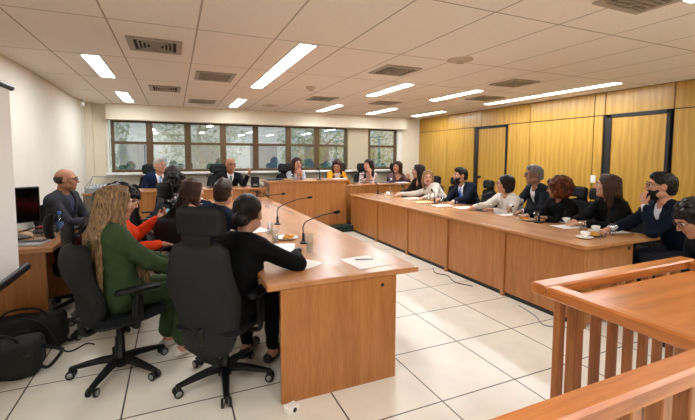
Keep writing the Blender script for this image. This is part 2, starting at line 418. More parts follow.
def detector(x, y, r, h, label):
    q = MB(); q.lathe([(0, -h), (r*.5, -h), (r*.62, -h*.75), (r*.65, -h*.45), (r, -h*.35), (r, 0)], 20); o = q.build('smoke_detector', mat('detector_cream', 'cdbba4', .5), None)
    o.location = (x, y, HC); tag(o, label, 'smoke detector')
    q = MB(); q.lathe([(r*.3, -h-.003), (r*.3, -h+.002), (0, -h+.002)], 12); q.build('sensor_grid', VENTD, o)
detector(1.83, 5.48, .07, .05, 'small round cream smoke detector on the ceiling at centre')
detector(1.76, 7.8, .16, .012, 'flat round cream ceiling disc over the far bench')
detector(2.72, 3.3, .13, .03, 'round dark-rimmed speaker disc on the ceiling right of centre')

# ================================================================ benches and tables
def slab(name, par, x0, x1, y0, y1, z1, t=.038, m=None): return bx(name, m or WOODT, x0, x1, y0, y1, z1-t, z1, parent=par, b=.005)
# central table
t = thing('conference_table', 'long orange-brown conference table in the middle with a panelled near end', 'table', (1.0, 2.25, 0))
slab('tabletop', t, -.52, .535, 0, 5.05, .748)
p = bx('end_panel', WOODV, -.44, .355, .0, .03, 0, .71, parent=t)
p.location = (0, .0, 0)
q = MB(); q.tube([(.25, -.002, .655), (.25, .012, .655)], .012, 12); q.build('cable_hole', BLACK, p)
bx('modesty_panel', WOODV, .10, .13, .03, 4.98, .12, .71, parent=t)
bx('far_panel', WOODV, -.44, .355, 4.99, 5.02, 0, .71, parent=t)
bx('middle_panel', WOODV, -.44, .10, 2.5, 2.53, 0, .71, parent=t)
# right bench
t = thing('conference_bench', 'long right-hand conference bench with panelled front and five upright posts', 'bench', (3.2, 2.2, 0))
slab('benchtop', t, 0, 1.06, 0, 4.98, .748, .035)
fp = []
for i, (a, b) in enumerate(((.06, .93), (.975, 1.90), (1.945, 2.86), (2.905, 3.85), (3.895, 4.90))):
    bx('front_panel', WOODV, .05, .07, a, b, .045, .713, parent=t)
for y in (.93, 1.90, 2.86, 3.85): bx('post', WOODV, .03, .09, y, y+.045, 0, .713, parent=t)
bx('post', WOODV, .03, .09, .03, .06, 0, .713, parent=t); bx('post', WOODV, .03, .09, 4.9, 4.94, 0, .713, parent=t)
bx('toe_gap_shade', BLACK, .055, .066, .06, 4.9, .0, .045, parent=t)  # black strip standing in for the shade in the toe gap
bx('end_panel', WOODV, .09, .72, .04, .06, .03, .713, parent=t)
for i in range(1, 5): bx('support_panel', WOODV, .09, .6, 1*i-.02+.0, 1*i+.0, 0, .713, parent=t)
q = MB(); q.tube([(.66, .038, .665), (.66, .045, .665)], .02, 12); q.build('cable_hole', BLACK, t)
# far bench, three sections
t = thing('raised_bench', 'tall middle section of the far raised wooden bench', 'bench', (1.6, 7.28, .125))
bx('benchtop', WOODTX, 0, 1.62, 0, .75, .87, .91, parent=t, b=.005)
bx('front_panel', WOODV, .03, 1.60, .03, .055, 0, .87, parent=t)
bx('end_panel', WOODV, 1.575, 1.60, .055, .6, 0, .87, parent=t); bx('end_panel', WOODV, .03, .055, .055, .6, 0, .87, parent=t)
t = thing('raised_bench', 'lower left section of the far raised bench, before the speaking bald man', 'bench', (-.6, 7.36, .125))
bx('benchtop', WOODTX, 0, 2.18, 0, .7, .755, .79, parent=t, b=.005)
bx('front_panel', WOODV, .03, 2.17, .03, .055, 0, .755, parent=t)
bx('end_panel', WOODV, .03, .055, .055, .6, 0, .755, parent=t)
q = MB()
for k in range(2):
    q.tube([(.25+.3*k, .028, .5), (.6+.3*k, .026, .22)], .003, 6)
q.build('panel_joint', BLACK, t)
t = thing('raised_bench', 'lower right section of the far raised bench, under the small window', 'bench', (3.24, 7.40, .125))
bx('benchtop', WOODTX, 0, 1.9, 0, .7, .755, .79, parent=t, b=.005)
bx('front_panel', WOODV, .02, 1.87, .03, .055, 0, .755, parent=t)
bx('end_panel', WOODV, 1.845, 1.87, .055, .6, 0, .755, parent=t)
# left desk
t = thing('side_desk', 'wooden side desk at the left holding the laptop and monitor', 'desk', (-1.53, 3.95, 0))
slab('desktop', t, 0, .58, 0, 1.08, .745, .045, WOODT)
bx('end_panel', WOODV, .0, .5, .11, .14, 0, .70, parent=t)
bx('back_panel', WOODV, .02, .04, .14, 1.0, .1, .70, parent=t); bx('far_panel', WOODV, .0, .5, 1.0, 1.03, 0, .70, parent=t)
# cabinet at back left with the clear case
t = thing('low_cabinet', 'low wooden cabinet in the back left corner under the clear case', 'cabinet', (-1.40, 7.65, .125))
bx('cabinet_body', mat('grey_brown_laminate', '6e6253', .5), 0, .62, .02, .5, .0, .72, parent=t); bx('cabinet_top', WOODTX, -.02, .66, 0, .52, .72, .75, parent=t, b=.004)
bx('door', mat('grey_brown_laminate', '6e6253', .5), .01, .305, .005, .02, .03, .7, parent=t); bx('door', mat('grey_brown_laminate', '6e6253', .5), .315, .61, .005, .02, .03, .7, parent=t)
t = thing('display_case', 'clear plastic tray case full of papers with raised wire lid', 'case', (-1.38, 7.70, .876))
t.scale = (.82, .9, .9)
q = MB(); q.box(0, .60, 0, .40, 0, .012); q.box(0, .60, 0, .012, .012, .085); q.box(0, .60, .388, .40, .012, .085); q.box(0, .012, .012, .388, .012, .085); q.box(.588, .60, .012, .388, .012, .085)
q.build('tray', GREY, t)
q = MB(); q.tube([(0, .0, .085), (.1, .30, .30), (.62, .30, .27), (.60, .0, .085)], .009, 8); q.tube([(.10, .3, .30), (0, .39, .085)], .006, 6); q.tube([(.62, .3, .27), (.6, .39, .085)], .006, 6)
q.build('lid_frame', GREY, t)
q = MB(); rnd = random.Random(3)
for i in range(7):
    x = .03+.075*i; q.add([(x, .03, .02), (x+.05, .03, .02), (x+.09, .20, .15+.02*rnd.random()), (x+.03, .20, .15), (x, .036, .012), (x+.05, .036, .012), (x+.09, .206, .14), (x+.03, .206, .14)],
      [(0, 1, 2, 3), (7, 6, 5, 4), (0, 4, 5, 1), (1, 5, 6, 2), (2, 6, 7, 3), (3, 7, 4, 0)])
q.build('papers', patternmat('printed_paper', '4c5560', 'c4c8cc', 60), t)

# ================================================================ railing enclosure
t = thing('wooden_railing', 'varnished orange wooden railing with square balusters enclosing the near right corner', 'railing', (1.468, .62, 0))
ZR = .95
bx('front_rail', RAILX, -.01, 1.16, .555, .635, ZR-.05, ZR, parent=t, b=.008)
bx('side_rail', RAILW, -.01, .065, -.0, .555, ZR-.05, ZR, parent=t, b=.008)
bx('near_rail', RAILX, -1.6, 1.9, -.075, .0, ZR-.055, ZR, parent=t, b=.009)
bx('side_rail', RAILW, 1.08, 1.16, .0, .555, ZR-.05, ZR, parent=t, b=.008)
for i in range(8):
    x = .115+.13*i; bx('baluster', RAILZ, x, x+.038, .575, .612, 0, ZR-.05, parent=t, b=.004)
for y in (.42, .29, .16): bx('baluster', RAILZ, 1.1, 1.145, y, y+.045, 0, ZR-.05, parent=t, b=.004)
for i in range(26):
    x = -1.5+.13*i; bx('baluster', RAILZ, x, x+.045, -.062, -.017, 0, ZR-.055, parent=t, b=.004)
t = thing('wooden_desk', 'varnished wooden desk set inside the railing enclosure', 'desk', (1.53, .66, 0))
bx('desktop', RAILX, 0, .98, .02, .48, ZR-.075, ZR-.04, parent=t, b=.004)
for x in (.01, .93):
    for y in (.03, .43): bx('leg', RAILZ, x, x+.04, y, y+.04, 0, ZR-.075, parent=t)

# ================================================================ projection screen on a tripod (left edge)
t = thing('projection_screen', 'white portable projection screen edge-on at the far left with black bottom tube', 'projection screen', (-.9, 2.25, 0))
bx('screen_sheet', mat('screen_white', 'f6f6f5', .8, noise=0), -.004, .004, -.75, .75, .80, 1.90, parent=t)
q = MB(); q.tube([(.0, -.8, .79), (.0, .88, .79)], .027, 14); q.build('bottom_tube', DARK, t)
q = MB(); q.tube([(.0, -.8, 1.92), (.0, .79, 1.92)], .02, 12); q.build('top_bar', DARK, t)
q = MB(); q.tube([(-.06, 0, .15), (-.06, 0, 1.95)], .014, 10); q.build('pole', DARK, t)
for a in (1.57, 3.67, 5.76):
    q = MB(); q.tube([(-.06, 0, .55), (-.06+.42*math.cos(a), .42*math.sin(a), .01)], .011, 8); q.build('leg', DARK, t)
# ================================================================ office chairs
def chair_proto(kind):
    """local frame: faces +Y, origin on the floor under the column"""
    t = thing('office_chair', 'x', 'chair')
    hub = MB(); hub.lathe([(.0, .045), (.045, .05), (.05, .10), (.038, .125), (.03, .13), (.03, .25), (.022, .26), (.022, .40)], 16)
    hub.build('gas_column', DARK, t)
    for k in range(5):
        a = 2*PI*k/5+.3; ca, sa = math.cos(a), math.sin(a)
        q = MB(); V = []; st = [(.03, .10, .030, .038), (.12, .098, .026, .032), (.22, .082, .022, .026), (.31, .066, .017, .016)]
        for r, z, wd, h in st:
            for (u, v) in ((-1, -.5), (-.8, .5), (.8, .5), (1, -.5)):
                V.append((r*ca-u*wd*sa, r*sa+u*wd*ca, z+v*h))
        Fc = [(3, 2, 1, 0), (12, 13, 14, 15)]
        for i in range(3):
            for j in range(4): Fc.append((i*4+j, i*4+(j+1) % 4, i*4+4+(j+1) % 4, i*4+4+j))
        q.add(V, Fc); lg = q.build('base_leg', DARK, t)
        q = MB(); cx, cy = .30*ca, .30*sa
        for s in (-1, 1):
            px, py = cx-sa*.017*s, cy+ca*.017*s; ex, ey = cx-sa*.031*s, cy+ca*.031*s
            q.cur = 0; q.tube([(px, py, .029), (ex, ey, .029)], .028, 14)
            q.cur = 1; q.tube([(ex, ey, .029), (ex-sa*.002*s, ey+ca*.002*s, .029)], .018, 12)
        q.cur = 0; q.tube([(cx, cy, .03), (cx, cy, .065)], .011, 8)
        q.build('caster', [DARK, CHROMEB], t)
    # seat cushion: rounded block with a waterfall front
    def pad(name, m, wfun, zfun, n, tf, par, curve=None, nu=14):
        """cushion standing up (backrest) or lying (seat) given by width, centre line and thickness functions"""
        V = []; front = []; back = []
        for i in range(n+1):
            v = i/n; hw = wfun(v); edge = min(1, math.sin(PI*min(max(v, 0), 1))*5)**.5 if 0 < v < 1 else 0
            for j in range(nu+1):
                u = -1+2*j/nu; th = tf(v)*max(0, 1-abs(u)**5)**.5*edge; c, nrm = zfun(v, u)
                front.append((c[0]+u*hw, c[1]+nrm[1]*th, c[2]+nrm[2]*th)); back.append((c[0]+u*hw, c[1]-nrm[1]*th, c[2]-nrm[2]*th))
        N_ = len(front); V = front+back; Fc = []
        for i in range(n):
            for j in range(nu):
                a = i*(nu+1)+j; Fc.append((a, a+1, a+nu+2, a+nu+1)); Fc.append((N_+a+nu+1, N_+a+nu+2, N_+a+1, N_+a))
        for i in range(n):
            a = i*(nu+1); Fc.append((a, a+nu+1, N_+a+nu+1, N_+a)); a += nu; Fc.append((N_+a, N_+a+nu+1, a+nu+1, a))
        for j in range(nu):
            Fc.append((j+1, j, N_+j, N_+j+1)); a = n*(nu+1)+j; Fc.append((a, a+1, N_+a+1, N_+a))
        q = MB(); q.add(V, Fc, True); return q.build(name, m, par)
    def interp(tab):
        xs, ys = zip(*tab); return lambda v: float(np.interp(v, xs, ys))
    pad('seat', LEATHER, interp([(0, .19), (.08, .225), (.3, .245), (.7, .245), (.92, .22), (1, .17)]),
        lambda v, u: ((0, -.23+.49*v, .435-.012*math.sin(PI*v)-.03*max(0, v-.8)*5*.3), (0, 0, 1)), 14, lambda v: .038, t)
    bx('seat_plate', DARK, -.10, .10, -.12, .12, .375, .402, parent=t, b=.006)
    if kind != 'mid':
        W = interp([(0, .10), (.04, .165), (.14, .195), (.30, .225), (.56, .262), (.75, .232), (.93, .205), (.985, .18), (1, .12)]); z0, z1 = (.27, 1.0) if kind == 'high' else (.34, .93); bm = FABRICK
    else:
        W = interp([(0, .10), (.06, .17), (.2, .205), (.5, .24), (.68, .245), (.85, .22), (.95, .185), (1, .10)]); z0, z1 = .40, .95; bm = LEATHER
    def cl(v, u):
        z = z0+(z1-z0)*v; y = -.215-.045*math.sin(PI*min(1, v*1.15)*.5)*.7*v+.03*math.sin(2*PI*v)-.01+.035*u*u
        return (0, y, z), (0, 1, .12)
    pad('backrest', bm, W, cl, 18, lambda v: .034, t)
    q = MB(); q.tube(bez([(0, -.10, .385), (0, -.17, .35), (0, -.22, .36), (0, -.235, .46)], 6), .024, 8); q.build('back_support', DARK, t)
    if kind != 'mid':
        hz = 1.02 if kind == 'high' else .95; hl = .19 if kind == 'high' else .15; hw = 1 if kind == 'high' else .86
        pad('headrest', LEATHER, lambda v, f=interp([(0, .13), (.12, .165), (.5, .178), (.88, .165), (1, .13)]): f(v)*hw,
            lambda v, u: ((0, -.240+.03*u*u-.01*v, hz+hl*v), (0, 1, .05)), 8, lambda v: .042, t)
        q = MB(); q.box(-.10, .10, -.272, -.255, hz-.10, hz+.06, .004); q.build('headrest_bracket', DARK, t)
    for s in (-1, 1):
        q = MB(); x = .275*s
        q.tube(bez([(.12*s, .0, .39), (.24*s, .0, .385), (x, .0, .42), (x, -.01, .52), (x, -.0, .63)], 5), [.016]*20+[.018], 8)
        q.box(x-.012, x+.012, -.035, .035, .43, .60, .004)
        ar = q.build('armrest', DARK, t)
        q = MB(); V = []
        for y, wd, zz in ((-.13, .02, .0), (-.10, .036, .004), (.03, .042, .0), (.12, .036, -.006), (.145, .018, -.014)):
            V += [(x-wd, y, .635+zz), (x-wd*.9, y, .658+zz), (x+wd*.9, y, .658+zz), (x+wd, y, .635+zz)]
        Fc = [(0, 1, 2, 3), (19, 18, 17, 16)]
        for i in range(4):
            for j in range(4): Fc.append((i*4+(j+1) % 4, i*4+j, i*4+4+j, i*4+4+(j+1) % 4))
        q.add(V, Fc, True); q.build('arm_pad', DARK, ar)
    return t
PROTO = {k_: chair_proto(k_) for k_ in ('high', 'mid', 'low')}; used = {}
GRPC = 'black office chairs around the tables'
def chair(kind, x, y, face, label, z=0):
    """face: compass of the seat, degrees counter-clockwise from +X"""
    p = PROTO[kind]; rz = math.radians(face-90)
    if kind in used: return dup(p, (x, y, z), rz, label, GRPC)
    used[kind] = 1; p.location = (x, y, z); p.rotation_euler = (0, 0, rz); p['label'] = label; p['group'] = GRPC; return p
CHAIRS = [
 ('high', .275, 2.66, 50, 'large black high-back chair in the foreground, seen from behind with headrest'),
 ('mid', -.38, 3.07, 30, 'black mid-back chair in the left foreground under the woman in green'),
 ('mid', -.58, 3.98, 15, 'black chair carrying the woman in the orange jacket'),
 ('mid', -.86, 4.62, 12, 'black chair beside the side desk under the woman in maroon'),
 ('mid', .14, 4.18, 45, 'black chair of the man in navy at the central table'),
 ('high', .10, 4.95, 22, 'black chair with headrest behind the chestnut-haired woman in peach'),
 ('low', -.24, 5.62, 15, 'black chair with headrest behind the woman with dark curls and floral top'),
 ('low', -.30, 6.40, 10, 'farthest black chair on the left side of the central table'),
 ('mid', -1.16, 5.55, -38, 'black chair of the bald man in grey beside the side desk'),
 ('low', 4.78, 6.75, 180, 'black chair at the far end of the right bench under the woman in dark brown'),
 ('low', 4.88, 6.18, 190, 'black chair with headrest behind the blonde woman in white'),
 ('low', 4.80, 5.30, 170, 'black chair of the bearded man with the blue tie'),
 ('low', 4.74, 4.30, 165, 'black chair with headrest behind the woman in the white blazer'),
 ('low', 4.92, 3.72, 165, 'black chair of the grey-haired man in the dark suit'),
 ('low', 4.78, 3.36, 165, 'black chair with headrest behind the curly auburn-haired woman'),
 ('low', 4.88, 2.78, 165, 'black chair behind the woman with long brown hair in black'),
 ('mid', 4.62, 2.10, 158, 'black chair of the bearded man in navy at the near end of the right bench'),
 ('mid', 4.05, 1.42, 160, 'black chair of the curly-haired person cut by the right edge'),
]
for c in CHAIRS: chair(*c)
for kx, ky, lb in ((-.42, 8.38, 'black chair of the grey-haired man in the blue suit, on the platform'), (.83, 8.38, 'black chair of the bald man speaking at the far bench'),
   (2.27, 8.38, 'black high-back chair of the woman in light grey at the far bench'), (3.55, 8.38, 'black high-back chair of the woman in the yellow blazer'),
   (4.22, 8.42, 'black chair of the woman in the patterned shirt with hand on chin'), (5.12, 8.38, 'black high-back chair of the woman in the mauve blouse')):
    chair('high', kx, ky, 268, lb, .125)

# ================================================================ people: implicit surfaces turned into meshes
BIG = 1e3
class Field:
    def __init__(s, lo, hi, h):
        s.lo = np.array(lo, float); s.h = h; s.n = np.ceil((np.array(hi)-s.lo)/h).astype(int)+1
        s.ax = [s.lo[i]+h*np.arange(s.n[i]) for i in range(3)]; s.D = np.full(s.n, .2)
    def sub(s, lo, hi):
        a = np.maximum(0, np.floor((np.array(lo)-s.lo)/s.h).astype(int)); b = np.minimum(s.n, np.ceil((np.array(hi)-s.lo)/s.h).astype(int)+1)
        if (b <= a).any(): return None
        sl = tuple(slice(a[i], b[i]) for i in range(3))
        return sl, np.meshgrid(*[s.ax[i][sl[i]] for i in range(3)], indexing='ij')
    def merge(s, sl, d, k, op):
        A = s.D[sl]
        if op == 'add':
            if k <= 0: s.D[sl] = np.minimum(A, d); return
            h = np.clip(.5+.5*(A-d)/k, 0, 1); s.D[sl] = A+(d-A)*h-k*h*(1-h)
        else:
            d = -d
            if k <= 0: s.D[sl] = np.maximum(A, d); return
            h = np.clip(.5-.5*(A-d)/k, 0, 1); s.D[sl] = A+(d-A)*h+k*h*(1-h)
    def cap(s, a, b, ra, rb=None, k=.02, op='add'):
        rb = ra if rb is None else rb; a = np.array(a, float); b = np.array(b, float); R = max(ra, rb)+k+2*s.h
        g = s.sub(np.minimum(a, b)-R, np.maximum(a, b)+R)
        if g is None: return
        sl, (X, Y, Z) = g; ba = b-a; L = ba@ba+1e-12
        t = np.clip(((X-a[0])*ba[0]+(Y-a[1])*ba[1]+(Z-a[2])*ba[2])/L, 0, 1)
        d = np.sqrt((X-a[0]-t*ba[0])**2+(Y-a[1]-t*ba[1])**2+(Z-a[2]-t*ba[2])**2)-(ra+(rb-ra)*t)
        s.merge(sl, d, k, op)
    def path(s, P, R, k=.02, op='add'):
        for i in range(len(P)-1): s.cap(P[i], P[i+1], R[i], R[i+1], k, op)
    def ell(s, c, r, rot=None, k=.02, op='add'):
        c = np.array(c, float); r = np.array(r, float); R = r.max()+k+2*s.h
        g = s.sub(c-R, c+R)
        if g is None: return
        sl, (X, Y, Z) = g; X = X-c[0]; Y = Y-c[1]; Z = Z-c[2]
        if rot is not None: X, Y, Z = [rot[0][i]*X+rot[1][i]*Y+rot[2][i]*Z for i in range(3)]
        k0 = np.sqrt((X/r[0])**2+(Y/r[1])**2+(Z/r[2])**2); k1 = np.sqrt((X/r[0]**2)**2+(Y/r[1]**2)**2+(Z/r[2]**2)**2)+1e-9
        s.merge(sl, k0*(k0-1)/k1, k, op)
    def noise(s, fn):
        X, Y, Z = np.meshgrid(*s.ax, indexing='ij'); s.D = s.D+fn(X, Y, Z)
    def cut(s, fn, k=0):
        X, Y, Z = np.meshgrid(*s.ax, indexing='ij'); d = fn(X, Y, Z); s.merge((slice(None),)*3, d, k, 'sub')
    def mesh(s, name):
        D = s.D; D[0] = D[-1] = .1; D[:, 0] = D[:, -1] = .1; D[:, :, 0] = D[:, :, -1] = .1
        I = D < 0; n = np.array(D.shape)-1
        cnt = np.zeros(n, np.int8)
        for i in (0, 1):
            for j in (0, 1):
                for k in (0, 1): cnt += I[i:n[0]+i, j:n[1]+j, k:n[2]+k]
        ci = np.argwhere((cnt > 0) & (cnt < 8))
        if len(ci) == 0: return None
        idx = np.full(n, -1, np.int64); idx[tuple(ci.T)] = np.arange(len(ci))
        acc = np.zeros((len(ci), 3)); num = np.zeros(len(ci))
        for ax in range(3):
            o = [a for a in range(3) if a != ax]
            for p in (0, 1):
                for q in (0, 1):
                    a = ci.copy(); a[:, o[0]] += p; a[:, o[1]] += q; b = a.copy(); b[:, ax] += 1
                    da = D[tuple(a.T)]; db = D[tuple(b.T)]; cr = (da < 0) != (db < 0)
                    t = np.where(cr, da/np.where(cr, da-db, 1), 0); pt = a.astype(float); pt[:, ax] += t
                    acc += pt*cr[:, None]; num += cr
        V = s.lo+acc/num[:, None]*s.h
        Q = []
        for ax in range(3):
            sh = [slice(None)]*3; s2 = [slice(None)]*3; sh[ax] = slice(0, -1); s2[ax] = slice(1, None)
            ch = I[tuple(sh)] != I[tuple(s2)]; e = np.argwhere(ch); ins = I[tuple(sh)][tuple(e.T)]
            o = [(ax+1) % 3, (ax+2) % 3]; f = []
            for (p, q) in ((0, 0), (1, 0), (1, 1), (0, 1)):
                c = e.copy(); c[:, o[0]] -= p; c[:, o[1]] -= q; f.append(idx[tuple(c.T)])
            f = np.stack(f, 1); f[~ins] = f[~ins][:, ::-1]; Q.append(f)
        Q = np.concatenate(Q); me = bpy.data.meshes.new(name)
        me.vertices.add(len(V)); me.vertices.foreach_set('co', V.astype(np.float32).ravel())
        me.loops.add(Q.size); me.loops.foreach_set('vertex_index', Q.astype(np.int32).ravel())
        me.polygons.add(len(Q)); me.polygons.foreach_set('loop_start', np.arange(0, Q.size, 4, dtype=np.int32))
        me.polygons.foreach_set('use_smooth', np.ones(len(Q), bool)); me.update(calc_edges=True)
        s.fc = V[Q].mean(1)
        return me

def rotm(yaw, pitch, roll=0):
    """columns are the local axes: yaw left +, pitch down +, roll to the right +"""
    return np.array((Matrix.Rotation(yaw, 3, 'Z') @ Matrix.Rotation(-pitch, 3, 'X') @ Matrix.Rotation(roll, 3, 'Y')))
def unit(v): v = np.array(v, float); return v/(np.linalg.norm(v)+1e-9)

def person(name_label, pos, face, head, look=None, pitch=0, roll=0, hands=(None, None), top='suit', topc='1b1c22', shirtc='e9e9ea', tie=None,
           hair='short', hairc=('1c130e', '2e2018'), skin='c08d6d', female=False, beard=None, glasses=False, h=.0075, trousers='1b1b20', legs='sit',
           seat=.46, foot=0.0, build=1.0, pattern=None, shoes='15130f', hairlen=.30, seed=1, kneedir=0, hs=1.06, poles=(None, None), bare=False):
    rnd = random.Random(seed); fa = math.radians(face)
    fx, fy = math.cos(fa), math.sin(fa)
    T = thing('person', name_label, 'person', (pos[0], pos[1], foot), fa-PI/2)
    def loc(p):
        dx, dy = p[0]-pos[0], p[1]-pos[1]
        return np.array([dx*fy-dy*fx, dx*fx+dy*fy, p[2]-foot])
    H = loc(head); ly = math.radians((look if look is not None else face)-face); RH = rotm(ly, math.radians(pitch), math.radians(roll))
    def hd(x, y, z): return H+RH@np.array([x, y, z])*hs
    sz = .92 if female else 1.0; shw = (.150 if female else .178)*build
    P = np.array([0, 0, seat+.10]); NB = H+RH@np.array([0, -.03, -.12])*hs*1.0+np.array([0, -.015, -.045])
    NB = np.array([H[0]*.85+(NB[0]-H[0])*.5, NB[1], NB[2]])
    ax = unit(NB-P); side = unit(np.cross(np.array([0, 1., 0]), ax)) if abs(ax[1]) < .9 else np.array([1., 0, 0])
    side = unit(np.cross(np.array([0, 1., 0]), np.array([0, 0, 1.]))*1.0); side = unit(side-ax*(side@ax)); fwd = np.cross(ax, side)
    RT = np.stack([side, fwd, ax], 1); LT = np.linalg.norm(NB-P)
    def tl(x, y, t): return P+ax*LT*t+side*x+fwd*y           # torso frame, t: 0 pelvis, 1 neck base
    S = [tl(s*shw, -.005, .90) for s in (-1, 1)]
    hips = [np.array([s*.085, .02, seat+.085]) for s in (-1, 1)]
    kd = math.radians(kneedir)
    def kr(v): return np.array([v[0]*math.cos(kd)-v[1]*math.sin(kd), v[0]*math.sin(kd)+v[1]*math.cos(kd), v[2]])
    knees = [kr(np.array([s*.105, .44, seat+.06])) for s in (-1, 1)]; ank = [kr(np.array([s*.11, .40, .09])) for s in (-1, 1)]
    toes = [kr(np.array([s*.125, .55, .035])) for s in (-1, 1)]
    arms = []
    for i, s in enumerate((-1, 1)):
        tg = hands[i]
        w_ = np.array([s*.09, .30, seat+.175]) if tg is None else loc(tg)
        L1, L2 = .285*sz, .255*sz; d = w_-S[i]; L = np.linalg.norm(d)
        if L > (L1+L2)*.985: w_ = S[i]+d/L*(L1+L2)*.985; d = w_-S[i]; L = np.linalg.norm(d)
        if L < .12: L = .12
        a = (L1*L1-L2*L2+L*L)/(2*L); hh = math.sqrt(max(L1*L1-a*a, 0)); u = d/np.linalg.norm(d)
        pole = np.array([s*.45, -.35, -.9]) if poles[i] is None else np.array(poles[i], float)
        pole = unit(pole-u*(pole@u)); arms.append((S[i], S[i]+u*a+pole*hh, w_))
    allp = np.array([P, H, *S, *knees, *ank, *toes]+[p for a in arms for p in a])
    lo = allp.min(0)-.22; hi = allp.max(0)+.24; lo[2] = -.01
    def torso(F, e, low=.0, k=.035):
        F.ell(tl(0, -.01, .03), (.165*sz*build+e, .125*sz+e, .13+e), RT, k)
        F.ell(tl(0, -.005, .36), ((.135 if female else .150)*build+e, .098*build+e, .17+e), RT, k)
        F.ell(tl(0, -.005, .66), (.155*sz*build+e, .112*sz*build+e, .17+e), RT, k)
        F.cap(tl(-shw*.86, -.005, .89), tl(shw*.86, -.005, .89), .058*sz+e, None, k)
        F.cap(tl(-.07, -.0, .82), tl(.07, 0, .82), .088*sz+e, None, k)
        for s_ in (-1, 1):
            F.cap(tl(s_*.03, -.015, 1.0), tl(s_*shw*.8, -.01, .91), .040+e*.8, .045+e, k)
            if female: F.ell(tl(s_*.07, .075, .62), (.062+e, .060+e, .062+e), RT, .03)
    def arm(F, i, e, endt=1.0, k=.02):
        a, b, c = arms[i]; F.cap(a, b, .047*sz*build+e, .039*sz+e, k); c2 = b+(c-b)*endt; F.cap(b, c2, .038*sz+e, .027*sz+.011*(1-endt)+e*.8, k)
    def leg(F, i, e, k=.03, end=1.0):
        F.cap(hips[i], knees[i], .085*sz+e, .058*sz+e, k); b = knees[i]+(ank[i]-knees[i])*end
        F.cap(knees[i], knees[i]*.6+ank[i]*.4+np.array([0, -.015, 0]), .056*sz+e, .052*sz+e, k); F.cap(knees[i]*.6+ank[i]*.4+np.array([0, -.015, 0]), b, .052*sz+e, .036*sz+e, k)
    sk = mat('skin_'+skin, skin, .5, noise=.05, nscale=25, spec=.4); lip = mat('lips_'+('f' if female else 'm')+skin, 'a0524a' if female else '97604f', .45)
    # --- body: one continuous surface
    F = Field(lo, hi, h)
    torso(F, 0); nk = .050 if female else .060
    F.cap(NB+np.array([0, -.01, -.04]), hd(0, -.025, -.05), nk, nk*.93, .03)
    for i in (0, 1):
        arm(F, i, 0); leg(F, i, 0); F.cap(ank[i]+np.array([0, -.03, -.04]), toes[i], .035, .028, .02)
        a, b, c = arms[i]; s_ = -1 if i == 0 else 1; dr = unit(c-b)
        if c[2] > b[2]+.12: curl = unit(np.cross(np.cross(dr, -np.array([H[0], H[1], H[2]])+c), dr)); up = -unit(H-c-dr*((H-c)@dr)); up = unit(-up)
        else: up = np.array([0, 0, 1.])
        if c[2] > b[2]+.12: pn = unit((H-c)-dr*((H-c)@dr)); pn = -pn          # palm faces the head
        else: pn = unit(up-dr*(up@dr))                                          # back of hand up
        lat = unit(np.cross(dr, pn)); 
        hdr = unit(dr+(-.15)*pn) if c[2] <= b[2]+.12 else dr
        m0 = c+hdr*.045
        F.cap(c, m0-lat*.014, .021, .019, .012); F.cap(c, m0+lat*.016, .021, .018, .012); F.cap(m0-lat*.018, m0+lat*.02, .0165, .0155, .012)
        cu = .55 if c[2] > b[2]+.12 else .28
        for f_, (off, ln) in enumerate(((-.031, .066), (-.0105, .076), (.0105, .072), (.031, .056))):
            b0 = c+hdr*.078+lat*off*1.0; d1 = unit(hdr-pn*cu+lat*off*2.5); p1 = b0+d1*ln*.5; d2 = unit(hdr-pn*cu*3.2+lat*off*1.5); p2 = p1+d2*ln*.5
            F.cap(c+hdr*.06+lat*off*.8, b0, .0105, .0095, .006); F.cap(b0, p1, .0095, .0088, .003); F.cap(p1, p2, .0088, .0072, .003)
        tb = c+hdr*.022-s_*lat*.0+lat*(-.024 if i == 1 else .024)*(1); sd = (-1 if i == 1 else 1)
        t1 = tb+unit(hdr*.7+lat*sd*.7-pn*.35)*.038; t2 = t1+unit(hdr*.95+lat*sd*.15-pn*.4)*.03
        F.cap(tb, t1, .0135, .011, .008); F.cap(t1, t2, .011, .0085, .004)
    # head
    fs = .95 if female else 1.0
    def E(c, r, k=.02, op='add'): F.ell(hd(*c), np.array(r)*hs, RH, k*hs, op)
    def Cp(a, b, ra, rb, k=.01, op='add'): F.cap(hd(*a), hd(*b), ra*hs, rb*hs, k*hs, op)
    E((0, -.014, .030), (.076, .097, .088)); E((0, .022, -.030), (.060*fs, .070, .085), .03); E((0, .040, -.082), (.036*fs, .040, .032), .03)
    E((0, .072, -.100), (.018, .018, .014), .02)
    for s_ in (-1, 1):
        E((s_*.040, .058, -.024), (.024, .024, .022), .015); E((s_*.033, .097, .006), (.015, .014, .010), .010, 'sub')
        E((s_*.079, -.006, -.006), (.011, .021, .031), .006); E((s_*.088, .004, -.002), (.007, .010, .014), .004, 'sub')
        E((s_*.046, .005, -.070), (.022, .035, .022), .03)
        Cp((s_*.046, .074, .024), (s_*.018, .089, .026), .009, .009, .014)
        E((s_*.012, .100, -.030), (.008, .009, .007), .006)
    Cp((0, .088, .014), (0, .112, -.024), .008, .0115, .009)
    E((0, .088, -.053), (.023, .011, .0065), .006); E((0, .086, -.065), (.020, .011, .0065), .006); E((0, .101, -.0588), (.024, .006, .0018), .003, 'sub')
    if h <= .006: F.noise(lambda X, Y, Z: .0006*np.sin(90*X)*np.sin(85*Y)*np.sin(95*Z))
    me = F.mesh('body'); me.materials.append(sk); me.materials.append(lip)
    lc = (F.fc-H)@RH/hs; mi = ((np.abs(lc[:, 0]) < .023) & (lc[:, 1] > .086) & (lc[:, 2] < -.0475) & (lc[:, 2] > -.071)).astype(np.int32)
    me.polygons.foreach_set('material_index', mi)
